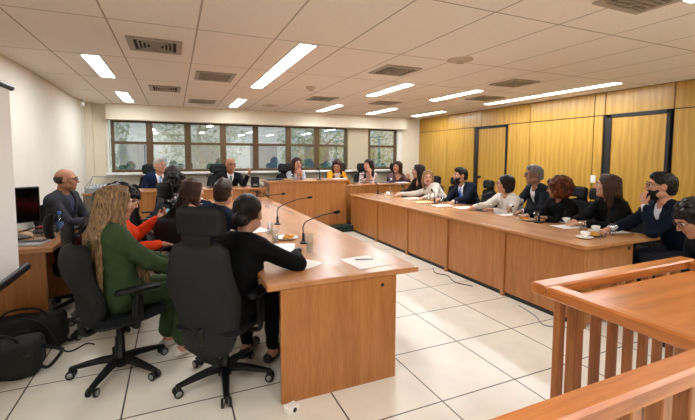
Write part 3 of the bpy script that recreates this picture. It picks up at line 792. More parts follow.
    o = bpy.data.objects.new('body', me); COL.objects.link(o); o.parent = T
    body = o
    def part(F_, name, ma, par=T):
        me_ = F_.mesh(name)
        if me_ is None: return None
        return link(name, me_, ma, par)
    # --- eyes, brows
    for s_ in (-1, 1):
        q = MB(); c = hd(s_*.031, .0795, .006); V = []; n = 10; r = .0125*hs
        for i in range(n+1):
            for j in range(n):
                th = PI*i/n; ph = 2*PI*j/n; V.append(tuple(c+RH@np.array([r*math.sin(th)*math.cos(ph), r*math.cos(th), r*math.sin(th)*math.sin(ph)])))
        for i in range(n):
            q.cur = 1 if i < 3 else 0
            Fc = [(i*n+j, (i+1)*n+j, (i+1)*n+(j+1) % n, i*n+(j+1) % n)  for j in range(n)]
            base = len(q.v)
            q.add([V[t] for f in Fc for t in f], [(4*j, 4*j+1, 4*j+2, 4*j+3) for j in range(n)], True)
        q.build('eye', [mat('eye_white', 'd8d2cc', .3, noise=0), mat('iris_dark', '1d130d', .2, noise=0)], T)
        q = MB(); q.tube([hd(s_*.048, .083, .026), hd(s_*.034, .097, .033), hd(s_*.017, .101, .028)], [.003, .0048, .004], 6)
        q.build('eyebrow', hairmat('hair_'+hairc[0], *hairc) if hair != 'bald' else mat('brow_dark', '2a211c', .8), T)
    # --- clothing
    cm = pattern or mat('cloth_'+topc, topc, .85, spec=.15, noise=.12, nscale=90, bump=.15)
    wr = lambda X, Y, Z: .0035*np.sin(23*X+31*Z+seed)*np.sin(27*Y-19*Z+2*seed)+.0022*np.sin(61*Z+35*X)*np.sin(40*Y+seed)
    if top == 'suit':
        G = Field(lo, hi, h); torso(G, .010)
        for i in (0, 1): arm(G, i, .008, .97)
        G.cap(tl(0, -.01, .98), NB+np.array([0, -.005, .018]), .062 if not female else .054, .058 if not female else .05, .015)
        G.cap(NB+np.array([0, 0, .018]), hd(0, -.02, -.055), nk-.02, nk-.02, .0, 'sub')
        sm = mat('shirt_'+shirtc, shirtc, .75, noise=.04); part(G, 'shirt', sm)
        G = Field(lo, hi, h); e = .026; torso(G, e)
        for i in (0, 1): arm(G, i, .019, .90)
        for s_ in (-1, 1):
            G.cap(tl(s_*.055, .05, 1.0), tl(s_*.01, .145, .50), .018, .014, .012); G.cap(tl(s_*.06, -.03, 1.05), tl(s_*.055, .05, 1.0), .020, .018, .012)
        G.cap(tl(-.06, -.04, 1.04), tl(.06, -.04, 1.04), .022, None, .015)
        F2 = tl(0, 0, 0)
        def wedge(X, Y, Z):
            dx, dy, dz = X-F2[0], Y-F2[1], Z-F2[2]; u = dx*side[0]+dy*side[1]+dz*side[2]; v = dx*fwd[0]+dy*fwd[1]+dz*fwd[2]; t = (dx*ax[0]+dy*ax[1]+dz*ax[2])/LT
            return np.maximum(np.abs(u)-.060*(t-.42)/.55, np.maximum(-v+.02, .42-t)*.5)
        G.cut(wedge, .004)
        G.cap(tl(0, .0, .97), tl(0, .04, 1.25), .052, .06, .004, 'sub')
        G.noise(wr); part(G, 'jacket', cm)
        if tie:
            q = MB(); tm = mat('tie_'+tie, tie, .5, noise=.1, nscale=200)
            Q = []
            for t_, wd, yy in ((.985, .014, .075), (.945, .019, .105), (.93, .011, .118), (.75, .022, .150), (.55, .028, .148), (.44, .03, .15)):
                for dy in (0, .012):
                    for s_ in (-1, 1): Q.append(tuple(tl(s_*wd, yy*(.93 if female else 1)*1.0+dy-.004, t_)))
            Fc = []
            for i in range(5):
                b0 = i*4; Fc += [(b0, b0+1, b0+5, b0+4), (b0+2, b0+6, b0+7, b0+3), (b0, b0+4, b0+6, b0+2), (b0+1, b0+3, b0+7, b0+5)]
            Fc += [(0, 2, 3, 1), (20, 21, 23, 22)]
            q.add(Q, Fc); q.build('necktie', tm, T)
    else:
        G = Field(lo, hi, h); e = {'blouse': .016, 'sweater': .024, 'jacket': .026}.get(top, .016); torso(G, e)
        for i in (0, 1): arm(G, i, e*.75+.002, .93 if not bare else .25)
        if top in ('jacket',):
            for s_ in (-1, 1): G.cap(tl(s_*.05, .05, .99), tl(s_*.012, .135, .62), .017, .014, .012)
            G.cap(tl(-.05, -.04, 1.03), tl(.05, -.04, 1.03), .02, None, .015)
        G.cap(tl(0, .0, .99), hd(0, -.01, -.06), nk+.006, nk+.012, .004, 'sub')
        if top in ('blouse', 'jacket'):
            F2 = tl(0, 0, 0); dp = .78 if top == 'blouse' else .62
            def wedge(X, Y, Z):
                dx, dy, dz = X-F2[0], Y-F2[1], Z-F2[2]; u = dx*side[0]+dy*side[1]+dz*side[2]; v = dx*fwd[0]+dy*fwd[1]+dz*fwd[2]; t = (dx*ax[0]+dy*ax[1]+dz*ax[2])/LT
                return np.maximum(np.abs(u)-.055*(t-dp)/(1-dp), np.maximum(-v+.02, dp-t)*.5)
            G.cut(wedge, .004)
        G.noise(wr); part(G, 'jacket' if top == 'jacket' else ('sweater' if top == 'sweater' else 'blouse'), cm)
        if top == 'jacket':
            G = Field(lo, hi, h); torso(G, .008); G.cap(tl(0, .0, .99), hd(0, -.01, -.06), nk+.004, nk+.01, .004, 'sub')
            part(G, 'undershirt', mat('shirt_'+shirtc, shirtc, .75, noise=.04))
    tm = mat('trousers_'+trousers, trousers, .85, spec=.15, noise=.1, nscale=80)
    G = Field(lo, (hi[0], hi[1], seat+.30), max(h, .007))
    for i in (0, 1): leg(G, i, .012 if legs == 'sit' else .004, end=.93 if legs == 'sit' else .02)
    G.ell(tl(0, -.01, .02), (.165*sz*build+.014, .125*sz+.014, .125), RT, .04)
    if legs == 'skirt': G.cap(np.array([-.07, .05, seat+.08]), np.array([-.075, .36, seat+.06]), .09, .075, .04); G.cap(np.array([.07, .05, seat+.08]), np.array([.075, .36, seat+.06]), .09, .075, .04)
    if legs == 'wide':
        for i in (0, 1): G.cap(knees[i], ank[i]*.85+knees[i]*.15, .075, .085, .03)
    G.noise(wr); part(G, 'trousers' if legs != 'skirt' else 'skirt', tm)
    for i in (0, 1):
        G = Field(np.minimum(ank[i], toes[i])-.09, np.maximum(ank[i], toes[i])+.09, .006)
        bk = ank[i]+(ank[i]-toes[i])*np.array([.35, .35, 0]); bk[2] = .035
        G.cap(bk, toes[i]+np.array([0, 0, .005]), .037, .035, .01); G.cap(ank[i]*.6+toes[i]*.4+np.array([0, 0, -.01]), toes[i], .034, .030, .02)
        def below(X, Y, Z): return Z-.004
        G.cut(below); part(G, 'shoe', mat('shoe_'+shoes, shoes, .4))
    # --- hair
    hm = hairmat('hair_'+hairc[0], *hairc) if hair not in ('curly', 'afro') else hairmat('curls_'+hairc[0], hairc[0], hairc[1], 45)
    hlo = H-.24; hhi = H+.24; 
    if hair in ('long', 'half'): hlo = np.minimum(hlo, tl(-.22, -.24, .75)-np.array([0, 0, hairlen])); hhi = np.maximum(hhi, tl(.22, .2, 1))
    G = Field(hlo, hhi, max(.0045, min(h, .006)))
    def E2(c, r, k=.02, op='add'): G.ell(hd(*c), np.array(r)*hs, RH, k*hs, op)
    if hair == 'bald':
        E2((0, -.022, .005), (.0815, .097, .07), .01); E2((0, .0, .085), (.11, .14, .060), .01, 'sub'); E2((0, .075, -.01), (.10, .085, .12), .012, 'sub'); E2((0, -.02, -.10), (.10, .12, .06), .01, 'sub')
    elif hair == 'short':
        E2((0, -.018, .034), (.081, .102, .092), .02); E2((0, .025, .088), (.060, .066, .040), .03); E2((0, -.06, -.03), (.066, .058, .06), .03)
        E2((0, .108, -.033), (.074, .085, .098), .02, 'sub'); E2((0, .065, -.092), (.11, .10, .088), .022, 'sub'); E2((0, -.05, -.145), (.11, .11, .075), .02, 'sub')
        for s_ in (-1, 1): E2((s_*.088, .012, -.022), (.022, .030, .045), .005, 'sub')
    elif hair == 'bob':
        E2((0, -.022, .035), (.090, .108, .095), .02); E2((0, -.035, -.04), (.093, .085, .085), .04)
        E2((0, .11, -.04), (.062, .095, .100), .015, 'sub')
    elif hair == 'updo':
        E2((0, -.020, .036), (.084, .105, .092), .02); E2((0, -.085, -.03), (.048, .038, .04), .015); E2((.0, -.125, -.025), (.047, .038, .045), .012)
        E2((0, .105, -.035), (.068, .085, .100), .012, 'sub'); E2((0, -.02, -.13), (.1, .13, .065), .01, 'sub')
        for s_ in (-1, 1): E2((s_*.088, .005, -.028), (.018, .026, .035), .005, 'sub')
    elif hair in ('curly', 'afro'):
        g_ = 1.0 if hair == 'curly' else 1.22
        E2((0, -.03, .03), (.098*g_, .112*g_, .10*g_), .02); E2((0, -.045, -.045), (.10*g_, .085*g_, .075*g_), .04)
        nb = 150
        for i in range(nb):
            z = 1-1.75*rnd.random(); a = rnd.random()*2*PI; r_ = math.sqrt(max(0, 1-z*z)); x, y = r_*math.cos(a), r_*math.sin(a)
            if y > .45 and z < .35: continue
            c = (x*.108*g_, -.03+y*.120*g_, .012+z*.112*g_); G.ell(hd(*c), np.array([1, 1, 1])*(.014+.010*rnd.random())*hs, None, .004)
        E2((0, .12, -.045), (.066, .10, .100), .012, 'sub')
    elif hair in ('long', 'half'):
        E2((0, -.020, .036), (.086, .106, .093), .02); E2((0, -.04, -.035), (.088, .078, .075), .04)
        E2((0, .108, -.04), (.060, .090, .102), .014, 'sub')
        ns = 64
        for i in range(ns):
            s_ = 1 if i % 2 else -1; q_ = (i//2+rnd.random()*.7)/(ns/2)
            th = math.radians(50+128*q_); sn, cs = math.sin(th)*s_, math.cos(th)
            p0 = hd(s_*.006, .065-.12*q_, .117-.02*abs(q_-.5)); p1 = hd(.072*sn*1.0, -.018+.088*cs, .075); p2 = hd(.083*sn, -.022+.094*cs, .0); p3 = hd(.086*sn, -.034+.09*cs, -.085)
            hlen = hairlen*(.8+.35*rnd.random())
            if cs > -.35: yb_ = .125 if female else .12; p4 = tl(s_*(.075+.03*rnd.random()), .07, .93); p5 = tl(s_*(.065+.05*rnd.random()), yb_+.035+.012*rnd.random(), .93-hlen/LT)
            else: p4 = tl(.12*sn, -.10, .93); p5 = tl(.14*sn+rnd.uniform(-.02, .02), -.150-.02*rnd.random(), .93-hlen/LT)
            P_ = [p0, p1, p2, p3, p4, (p4+p5)/2+side*rnd.uniform(-.015, .015), p5]
            G.path(P_, [.007, .012, .014, .015, .015, .013, .005], .010)
    if h < .009 or hair == 'short':
        def hn(X, Y, Z):
            dx, dy, dz = X-H[0], Y-H[1], Z-H[2]; u = dx*RH[0, 0]+dy*RH[1, 0]+dz*RH[2, 0]; v = dx*RH[0, 1]+dy*RH[1, 1]+dz*RH[2, 1]
            return .0022*np.sin(26*np.arctan2(u, v+.02)+9*dz*5+seed)*np.sin(60*dz+seed)+(.003*np.sin(120*X)*np.sin(110*Y)*np.sin(130*Z) if hair == 'short' else 0)
        G.noise(hn)
    part(G, 'hair', hm)
    if beard:
        G = Field(H-.2, H+.2, .005)
        def E3(c, r, k=.02, op='add'): G.ell(hd(*c), np.array(r)*hs, RH, k*hs, op)
        E3((0, .024, -.050), (.066, .074, .075), .02); E3((0, .052, -.092), (.046, .045, .036), .02)
        E3((0, .090, -.044), (.030, .014, .006), .004)
        E3((0, .03, .035), (.12, .12, .060), .004, 'sub'); E3((0, -.09, -.04), (.15, .085, .15), .004, 'sub'); E3((0, .09, -.010), (.056, .055, .034), .006, 'sub')
        E3((0, .10, -.060), (.026, .03, .0105), .003, 'sub')
        part(G, 'beard', hairmat('hair_'+beard[0], *beard))
    if glasses:
        q = MB()
        for s_ in (-1, 1):
            q.tube([hd(s_*.031+.024*math.cos(a), .103-.25*abs(s_*.031+.024*math.cos(a))**1.5*2, .004+.017*math.sin(a)) for a in np.linspace(0, 2*PI, 16, endpoint=False)], .0022, 5, True)
            q.tube([hd(s_*.055, .094, .008), hd(s_*.078, .06, .010), hd(s_*.083, -.01, .010)], .002, 5)
        q.tube([hd(-.008, .112, .008), hd(.008, .112, .008)], .002, 5)
        q.build('glasses', mat('glasses_frame', '17130f', .3), T)
    return T
# ---------------------------------------------------------------- the people
PT = .125
FB = dict(foot=PT, hs=1.13)
person('bald man in dark suit and glasses speaking with one hand raised at the far bench', (.96, 8.15), 275, (1.01, 7.98, 1.33), 284, hands=((1.30, 7.72, 1.14), (.78, 7.74, 1.0)), topc='0f1015', tie='28513f', hair='bald', hairc=('241d19', '3a302a'), skin='99674a', glasses=True, seed=3, poles=((.2, -.2, -1), None), **FB)
person('grey-haired man in a blue suit and pale blue tie on the platform at left', (-.30, 8.18), 280, (-.245, 7.98, 1.335), 305, hands=(None, None), topc='16233f', tie='7fa3cf', hair='short', hairc=('77716c', 'b9b4ae'), skin='b5836a', seed=4, **FB)
person('long-haired woman in light grey with hands clasped before her mouth', (2.35, 8.18), 270, (2.355, 7.98, 1.345), 276, hands=((2.385, 7.80, 1.12), (2.315, 7.80, 1.12)), top='blouse', topc='a3a6ae', hair='long', hairc=('1d100b', '402417'), female=True, seed=5, hairlen=.2, skin='b78871', **FB)
person('brown-haired woman in a yellow-orange blazer looking down at her papers', (3.30, 8.18), 262, (3.264, 7.98, 1.30), 240, pitch=20, hands=((3.42, 7.72, .99), (3.10, 7.70, .99)), top='suit', topc='cf8f1c', shirtc='d6d2ca', hair='half', hairc=('22120b', '472918'), female=True, seed=6, hairlen=.08, skin='b27e62', **FB)
person('woman in a patterned pink-white shirt resting her chin on her hand', (4.08, 8.18), 256, (4.035, 7.98, 1.305), 205, hands=((4.03, 7.88, 1.13), (3.86, 7.72, 1.0)), top='blouse', hair='half', hairc=('150d0a', '2c1c15'), female=True, seed=7, hairlen=.10, pattern=patternmat('print_shirt', 'c9b3ae', '4c3540', 34, .53), skin='b5846a', **FB)
person('brown-haired woman in a mauve blouse at the right end of the far bench', (4.86, 8.18), 250, (4.80, 7.98, 1.26), 212, roll=-8, hands=((4.95, 7.72, 1.0), (4.64, 7.72, 1.0)), top='blouse', topc='5f464c', hair='half', hairc=('1d100b', '3a2318'), female=True, seed=8, hairlen=.12, skin='b27e62', **FB)
person('woman with very long dark hair in dark brown at the right bench far corner', (4.62, 6.62), 175, (4.36, 6.46, 1.215), 160, hands=((4.1, 6.35, .80), (4.05, 6.6, .80)), top='blouse', topc='2a1b18', hair='long', hairc=('100a08', '241612'), female=True, seed=9, hairlen=.42, skin='b5846a', hs=1.1)
person('blonde woman in a white sweater stretching an arm along the right bench', (4.64, 5.92), 195, (4.30, 6.05, 1.12), 236, roll=-6, hands=((4.0, 5.72, .79), (3.80, 6.36, .79)), top='sweater', topc='c9bfb4', hair='long', hairc=('5f4329', 'a07f52'), female=True, seed=10, hairlen=.14, skin='c2917a', hs=1.12)
person('dark-bearded man in a navy suit with a bright blue tie', (4.66, 5.18), 190, (4.42, 5.296, 1.19), 165, hands=((4.05, 5.00, .79), (4.05, 5.36, .79)), topc='0e1424', tie='2058b0', hair='short', hairc=('0c0908', '1d1511'), beard=('0f0b09', '20160f'), skin='ae7d62', seed=11, hs=1.1)
person('dark bobbed woman in a white blazer and glasses at the right bench', (4.56, 4.18), 165, (4.25, 4.144, 1.125), 145, hands=((3.92, 4.00, .79), (3.90, 4.36, .79)), top='jacket', topc='d2cec7', shirtc='c8c3ba', hair='bob', hairc=('120a08', '261712'), female=True, glasses=True, seed=12, skin='b5846a')
person('older grey-haired man in a dark slate suit leaning back', (4.84, 3.84), 165, (4.52, 3.90, 1.265), 150, hands=((4.14, 3.72, .80), (4.12, 3.95, .80)), topc='1b2027', hair='short', hairc=('4b4745', '8e8a86'), skin='946a50', glasses=True, seed=13, seat=.48)
person('curly auburn-haired woman in black at the right bench', (4.56, 3.32), 165, (4.28, 3.34, 1.125), 128, pitch=6, hands=((3.98, 3.22, .79), (3.98, 3.50, .79)), top='sweater', topc='0b0b0c', hair='afro', hairc=('2e140a', '74391c'), female=True, seed=14, skin='956a4f', hs=1.0)
person('woman with long straight brown hair in black, hands folded on papers', (4.64, 2.80), 158, (4.40, 2.815, 1.19), 128, pitch=-3, hands=((4.06, 2.82, .79), (4.02, 2.93, .79)), top='sweater', topc='0b0b0c', hair='long', hairc=('22140d', '4a301f'), female=True, seed=15, hairlen=.32, skin='c08f76', h=.006)
person('black-bearded man with glasses in a navy blazer resting his chin on his fist', (4.52, 2.10), 150, (4.30, 2.237, 1.23), 130, pitch=-4, hands=((4.12, 2.27, 1.05), (3.96, 2.50, .79)), topc='0d1424', shirtc='cdd2da', hair='short', hairc=('0a0807', '1f1712'), beard=('0d0908', '20150f'), glasses=True, seed=16, skin='b98468', h=.0055, poles=((-.1, .3, -1), None), hs=1.1)
person('curly dark-haired man with glasses bowing his head, cut by the right edge', (3.98, 1.40), 155, (3.62, 1.65, 1.045), 140, pitch=32, hands=((3.65, 1.35, .62), (3.6, 1.75, .62)), topc='15171c', hair='curly', hairc=('0c0908', '241a15'), glasses=True, seed=17, skin='b07d62', h=.006, hs=1.15)
person('woman with dark hair pinned in a bun and black top leaning on the central table', (.28, 2.58), 48, (.46, 2.75, 1.11), 58, pitch=4, hands=((.58, 3.08, .79), (.80, 2.74, .79)), top='sweater', topc='080809', hair='updo', hairc=('090606', '1a110e'), female=True, seed=18, skin='b5866e', trousers='09090a', h=.0055, poles=(None, (1.1, -.2, -.4)), hs=1.12)
person('short-haired brown-haired man in a navy jacket at the central table', (.22, 4.08), 52, (.455, 4.20, 1.13), 62, hands=((.66, 4.62, .80), (.80, 4.25, .80)), topc='0d1526', hair='short', hairc=('1c110b', '3f2a1d'), seed=19, skin='b98a70', h=.006, hs=1.14)
person('woman with long chestnut hair and peach blouse at the central table', (.08, 4.90), 22, (.19, 4.86, 1.11), 28, pitch=8, hands=((.60, 5.15, .80), (.66, 4.85, .80)), top='blouse', topc='b98c78', hair='long', hairc=('1b0f0a', '47291c'), female=True, seed=20, hairlen=.26, skin='b98a70', h=.0065, hs=1.15)
person('woman with short dark curls in a black and white floral top', (-.16, 5.44), 15, (.034, 5.42, 1.165), 30, hands=((.42, 5.7, .80), (.45, 5.35, .80)), top='sweater', hair='curly', hairc=('0e0808', '241715'), female=True, seed=21, pattern=patternmat('floral_top', '141214', 'b9b0a8', 42, .57), skin='8c5f46', hs=1.1)
person('dark brown-haired person in navy at the far left side of the central table', (-.20, 6.18), 20, (-.02, 6.2, 1.23), 60, hands=((.45, 6.4, .80), (.47, 6.1, .80)), topc='131a2c', hair='bob', hairc=('170d09', '301d15'), seed=22, skin='a8785a', hs=1.1)
person('woman with long highlighted blonde hair in a green suit, seen from behind', (-.37, 3.06), 28, (-.37, 3.05, 1.185), 24, pitch=6, hands=((.0, 3.28, .66), (.02, 3.08, .66)), top='jacket', topc='36462b', shirtc='8f7f6c', hair='long', hairc=('3a291c', 'a3825a'), female=True, seed=23, hairlen=.42, skin='c2917a', trousers='36462b', legs='wide', shoes='d8cfc8', h=.005, hs=1.0)
person('woman with dark curly hair in a bright orange jacket looking at her phone', (-.42, 3.90), 14, (-.42, 3.96, 1.12), 20, pitch=22, hands=((-.17, 4.14, .90), (-.14, 3.84, .72)), top='jacket', topc='cf3d18', shirtc='9b2318', hair='curly', hairc=('0b0706', '1e1311'), female=True, seed=24, trousers='ccab95', legs='skirt', skin='b07d62', h=.0065, hs=1.1)
person('black-haired woman in maroon half hidden behind the blonde woman', (-.80, 4.60), 10, (-.60, 4.45, 1.06), 12, hands=((-.36, 4.80, .70), (-.38, 4.55, .70)), top='sweater', topc='4f1519', hair='half', hairc=('0a0706', '181110'), female=True, seed=25, hairlen=.2, skin='a27358')
person('bald man with glasses in a dark grey suit sitting by the left wall', (-1.22, 5.42), -20, (-1.127, 5.35, 1.235), 0, pitch=2, hands=((-.80, 5.45, .72), (-.84, 5.18, .76)), topc='333338', shirtc='2d3550', hair='bald', hairc=('2e2520', '4a3d35'), skin='a87558', glasses=True, seed=26, h=.0065, build=1.0, hs=1.02)

# ---------------------------------------------------------------- things on the tables
def glass(x, y, z, label, full=.45, hgt=.115, r=.031):
    t = thing('drinking_glass', label, 'glass', (x, y, z), 0, 'drinking glasses on the tables'); q = MB()
    q.lathe([(0, 0), (r*.86, 0), (r, hgt), (r-.002, hgt), (r*.86-.002, .008), (0, .008)], 20); q.build('tumbler', TUMBLER, t)
    if full: 
        q = MB(); q.lathe([(0, .010), (r*.84-.003, .010), (r*(.86+.14*full)-.0035, .008+hgt*full*.9), (0, .008+hgt*full*.9)], 20); q.build('water', WATER, t)
def cup(x, y, z, label, a=0):
    t = thing('coffee_cup', label, 'cup', (x, y, z), a, 'white cups and saucers')
    q = MB(); q.lathe([(0, .0), (.035, 0), (.045, .004), (.075, .012), (.075, .015), (.045, .008), (0, .006)], 24); q.build('saucer', CHINA, t)
    q = MB(); q.lathe([(0, .008), (.018, .008), (.022, .014), (.034, .035), (.038, .062), (.036, .062), (.032, .036), (.018, .017), (0, .015)], 22); c = q.build('cup_bowl', CHINA, t)
    q = MB(); q.tube(bez([(.034, 0, .052), (.052, 0, .052), (.054, 0, .036), (.034, 0, .026)], 5), .0035, 6); q.build('handle', CHINA, c)
    q = MB(); q.lathe([(0, .05), (.034, .05), (.034, .051), (0, .0511)], 16); q.build('coffee', mat('coffee', '2b160a', .15, noise=0), c)
PLG = 'snack plates'
def snacks(x, y, z, label, n=10, plate='e8e4dc'):
    t = thing('snack_plate', label, 'plate', (x, y, z)); q = MB()
    q.lathe([(0, 0), (.05, 0), (.06, .004), (.105, .016), (.105, .019), (.06, .008), (0, .006)], 28); q.build('plate', mat('plate_'+plate, plate, .2, coat=.4), t)
    rr = random.Random(int(x*100))
    for i in range(n):
        a = rr.random()*6.28; r_ = .06*math.sqrt(rr.random()); zz = .010+(.012 if i > n*.6 else 0)
        q = MB(); q.lathe([(0, 0), (.018, 0), (.022, .005), (.018, .011), (0, .013)], 10)
        o = q.build('biscuit', mat('biscuit', 'd9972c', .7, noise=.2, nscale=60), None); o.location = (x+r_*math.cos(a), y+r_*math.sin(a), z+zz); o.rotation_euler = (rr.uniform(-.3, .3), rr.uniform(-.3, .3), 0)
        tag(o, 'small golden biscuit on the '+label, 'biscuit', 'biscuits on the '+label)
def paper(x, y, z, a, label, w_=.21, l_=.297, m=None, group='loose papers'):
    q = MB(); n = 6; V = []
    for k in range(2):
        for i in range(n+1):
            for j in range(2): V.append((-w_/2+w_*j, -l_/2+l_*i/n, (.0015*math.sin(i*1.1)+.002)*(1)+(.0008 if k else 0)-.0004))
    F_ = []; b0 = 2*(n+1)
    for i in range(n): F_ += [(2*i, 2*i+2, 2*i+3, 2*i+1), (b0+2*i, b0+2*i+1, b0+2*i+3, b0+2*i+2), (2*i, b0+2*i, b0+2*i+2, 2*i+2), (2*i+1, 2*i+3, b0+2*i+3, b0+2*i+1)]
    F_ += [(0, 1, b0+1, b0), (2*n, b0+2*n, b0+2*n+1, 2*n+1)]
    q.add(V, F_); o = q.build('paper_sheet', m or PAPER); o.location = (x, y, z); o.rotation_euler = (0, 0, a); tag(o, label, 'paper', group)
def mic(x, y, z, ang, label, reach=.36, hgt=.26, first=.16):
    """gooseneck microphone: heavy base, flexible arm bending over, foam head"""
    t = thing('gooseneck_microphone', label, 'microphone', (x, y, z), ang)
    q = MB(); q.box(-.032, .032, -.045, .045, 0, .014, .004); q.lathe([(.018, .014), (.013, .03), (.012, .085), (.009, .09), (0, .09)], 14); b_ = q.build('base', DARK, t)
    bx('talk_button', GREY, -.010, .010, -.038, -.024, .013, .017, parent=b_)
    P = bez([(0, 0, .08), (0, 0, first), (reach*.12, 0, first+.045), (reach*.55, 0, hgt*.93), (reach*.93, 0, hgt+.005)], 8)
    q = MB(); q.tube(P, .0052, 8); q.build('gooseneck', DARK, t)
    d = unit(np.array(P[-1])-np.array(P[-4])); e = np.array(P[-1]); q = MB(); q.tube([e-d*.012, e, e+d*.022, e+d*.042, e+d*.050], [.006, .013, .016, .013, .004], 12)
    q.build('foam_head', mat('foam_black', '0d0d0e', .95, bump=.4, nscale=300), t)
Zt, Zc = .748, .748
mic(1.04, 4.30, Zt, -.30, 'gooseneck microphone in the middle of the central table, arm bending right', reach=.37, hgt=.29, first=.16)
mic(1.02, 3.27, Zt, -.25, 'nearest gooseneck microphone on the central table, beside the water glass', reach=.30, hgt=.26, first=.15)
mic(.95, 5.6, Zt, -.35, 'farthest gooseneck microphone on the central table, nearly level arm', reach=.50, hgt=.22, first=.13)
for x, y, a, lb, rc in ((3.95, 4.34, 0.15, 'gooseneck microphone before the woman in the white blazer', .34), (3.84, 3.22, 1.6, 'short upright microphone beside the pastries on the right bench', .05),
    (3.84, 5.21, 1.6, 'short upright microphone before the dark-bearded man with blue tie', .06), (3.95, 6.30, 1.6, 'short upright microphone before the blonde woman', .06), (3.77, 7.02, 1.6, 'short upright microphone at the far right bench corner', .06)):
    mic(x, y, Zt, a, lb, reach=rc, hgt=.24 if rc > .1 else .19, first=.15)
mic(2.66, 7.42, 1.035, 1.9, 'microphone between the women in light grey and yellow on the far bench', reach=.05, hgt=.2)
mic(3.50, 7.60, .915, .3, 'microphone bending right on the lower right far bench', reach=.22, hgt=.24)
mic(.60, 7.62, .915, 1.8, 'microphone before the bald speaking man', reach=.2, hgt=.2)
mic(-.20, 7.62, .915, 1.7, 'microphone before the grey-haired man in the blue suit', reach=.2, hgt=.2)
for x, y, lb in ((.965, 2.93, 'tall water glass on a paper napkin, nearest on the central table'), (.80, 3.40, 'water glass left of the snack plate on the central table'), (.84, 3.78, 'empty-looking glass behind the snack plate on the central table')): glass(x, y, Zt, lb, hgt=.15 if y < 3 else .11)
for x, y, lb in ((4.05, 7.0, 'glass farthest along the right bench'), (4.02, 5.62, 'glass left of the bearded man with blue tie'), (4.00, 5.22, 'glass before the bearded man with blue tie'), (3.98, 4.10, 'glass before the woman in the white blazer'),
    (3.96, 3.36, 'tall glass before the curly auburn-haired woman'), (3.80, 2.66, 'glass behind the cups at the near end of the right bench'), (3.90, 2.42, 'water glass nearest the end of the right bench')): glass(x, y, Zt, lb)
for x, y, z, lb in ((3.66, 8-.42, .915, 'glass on the lower right far bench'), (4.40, 7.6, .915, 'glass before the woman in the mauve blouse'), (2.14, 7.5, 1.035, 'glass before the woman in light grey')): glass(x, y, z, lb)
for x, y, lb in ((4.06, 5.0, 'white coffee cup beside the bearded man with blue tie'), (4.12, 3.08, 'white coffee cup right of the tall glass on the right bench'), (3.92, 2.60, 'white coffee cup behind the yellow biscuits at the near end'), (3.52, 2.44, 'white coffee cup and saucer nearest the front edge of the right bench'),
    (4.1, 6.6, 'white coffee cup at the far end of the right bench'), (3.85, 6.75, 'white coffee cup beside the farthest glass on the right bench')): cup(x, y, Zt, lb, rnd.random()*6)
snacks(3.86, 3.42, Zt, 'pale plate of pastries on the right bench', 10)
snacks(3.70, 2.47, Zt, 'dark plate of biscuits at the near bench end', 12, '3a3836')
snacks(.93, 3.50, Zt, 'central table plate of yellow biscuits', 12)
snacks(2.02, 7.50, 1.035, 'plate of snacks on the tall far bench', 8, 'd8c890')
for x, y, a, lb in ((1.24, 2.50, .08, 'white sheet with a pen near the front right corner of the central table'), (.80, 2.66, .5, 'white sheet by the elbow of the woman in black'),
    (.80, 3.16, -.3, 'white sheet behind the black mouse on the central table'), (.74, 4.05, .2, 'white sheet before the man in navy on the central table'), (.70, 4.95, .3, 'white sheet before the chestnut-haired woman on the central table')): paper(x, y, Zt, a, lb, .25 if y < 2.6 else .21, .30)
for x, y, a, lb in ((4.02, 3.86, 1.5, 'white sheet before the older grey-haired man'), (3.95, 4.62, 1.5, 'white sheet between the bearded man and the woman in white blazer'), (3.93, 2.92, 1.4, 'white sheet under the folded hands of the long-haired woman'),
    (4.08, 2.56, 1.2, 'white sheet beside the bearded man with glasses'), (3.95, 6.0, 1.5, 'white sheet before the blonde woman'), (3.8, 4.95, 1.4, 'white sheet beside the blue-tied man')): paper(x, y, Zt, a, lb)
paper(3.80, 5.48, Zt, 1.5, 'pale yellow sheet on the right bench between blonde woman and bearded man', m=mat('yellow_paper', 'd9c98a', .7))
for x, y, z, lb in ((3.15, 7.58, 1.035, 'white sheets before the woman in the yellow blazer'), (.35, 7.66, .915, 'open papers before the bald speaking man'), (4.72, 7.66, .915, 'papers before the woman in the mauve blouse')): paper(x, y, z, 1.4, lb)
for x, y, a, lb, i in ((.965, 2.93, .2, 'square white napkin under the nearest water glass', 0),): pass
q = MB(); q.tube([(1.19, 2.56, Zt+.010), (1.31, 2.52, Zt+.010)], .004, 8); q.tube([(1.31, 2.52, Zt+.010), (1.325, 2.515, Zt+.010)], [.0035, .0008], 8)
tag(q.build('pen', mat('pen_blue', '43505f', .3)), 'slim pen on the front right white sheet of the central table', 'pen')
q = MB(); V = []
q.lathe([(0, .022), (.016, .021), (.028, .014), (.033, .005), (.033, 0)], 18); o = q.build('computer_mouse', DARK); o.scale = (.95, 1.5, 1.25); o.location = (.885, 3.0, Zt); o.rotation_euler = (0, 0, -.9); tag(o, 'black computer mouse beside the nearest water glass', 'mouse')
def phone(x, y, z, rot, label, scr='15181c'):
    t = thing('mobile_phone', label, 'phone', (x, y, z)); t.rotation_euler = rot
    bx('phone_body', DARK, -.036, .036, -.074, .074, 0, .008, parent=t, b=.002); bx('screen', mat('screen_'+scr, scr, .15), -.033, .033, -.068, .068, .0075, .0088, parent=t)
phone(3.98, 3.20, Zt, (0, 0, .9), 'black phone between the glass and cup before the curly-haired woman')
phone(-.10, 4.16, .935, (.9, .0, -1.2), 'blue-screened phone held up by the woman in orange', '5fb4de')
phone(3.92, 4.22, Zt, (0, 0, .3), 'black phone beside the hands of the woman in the white blazer')
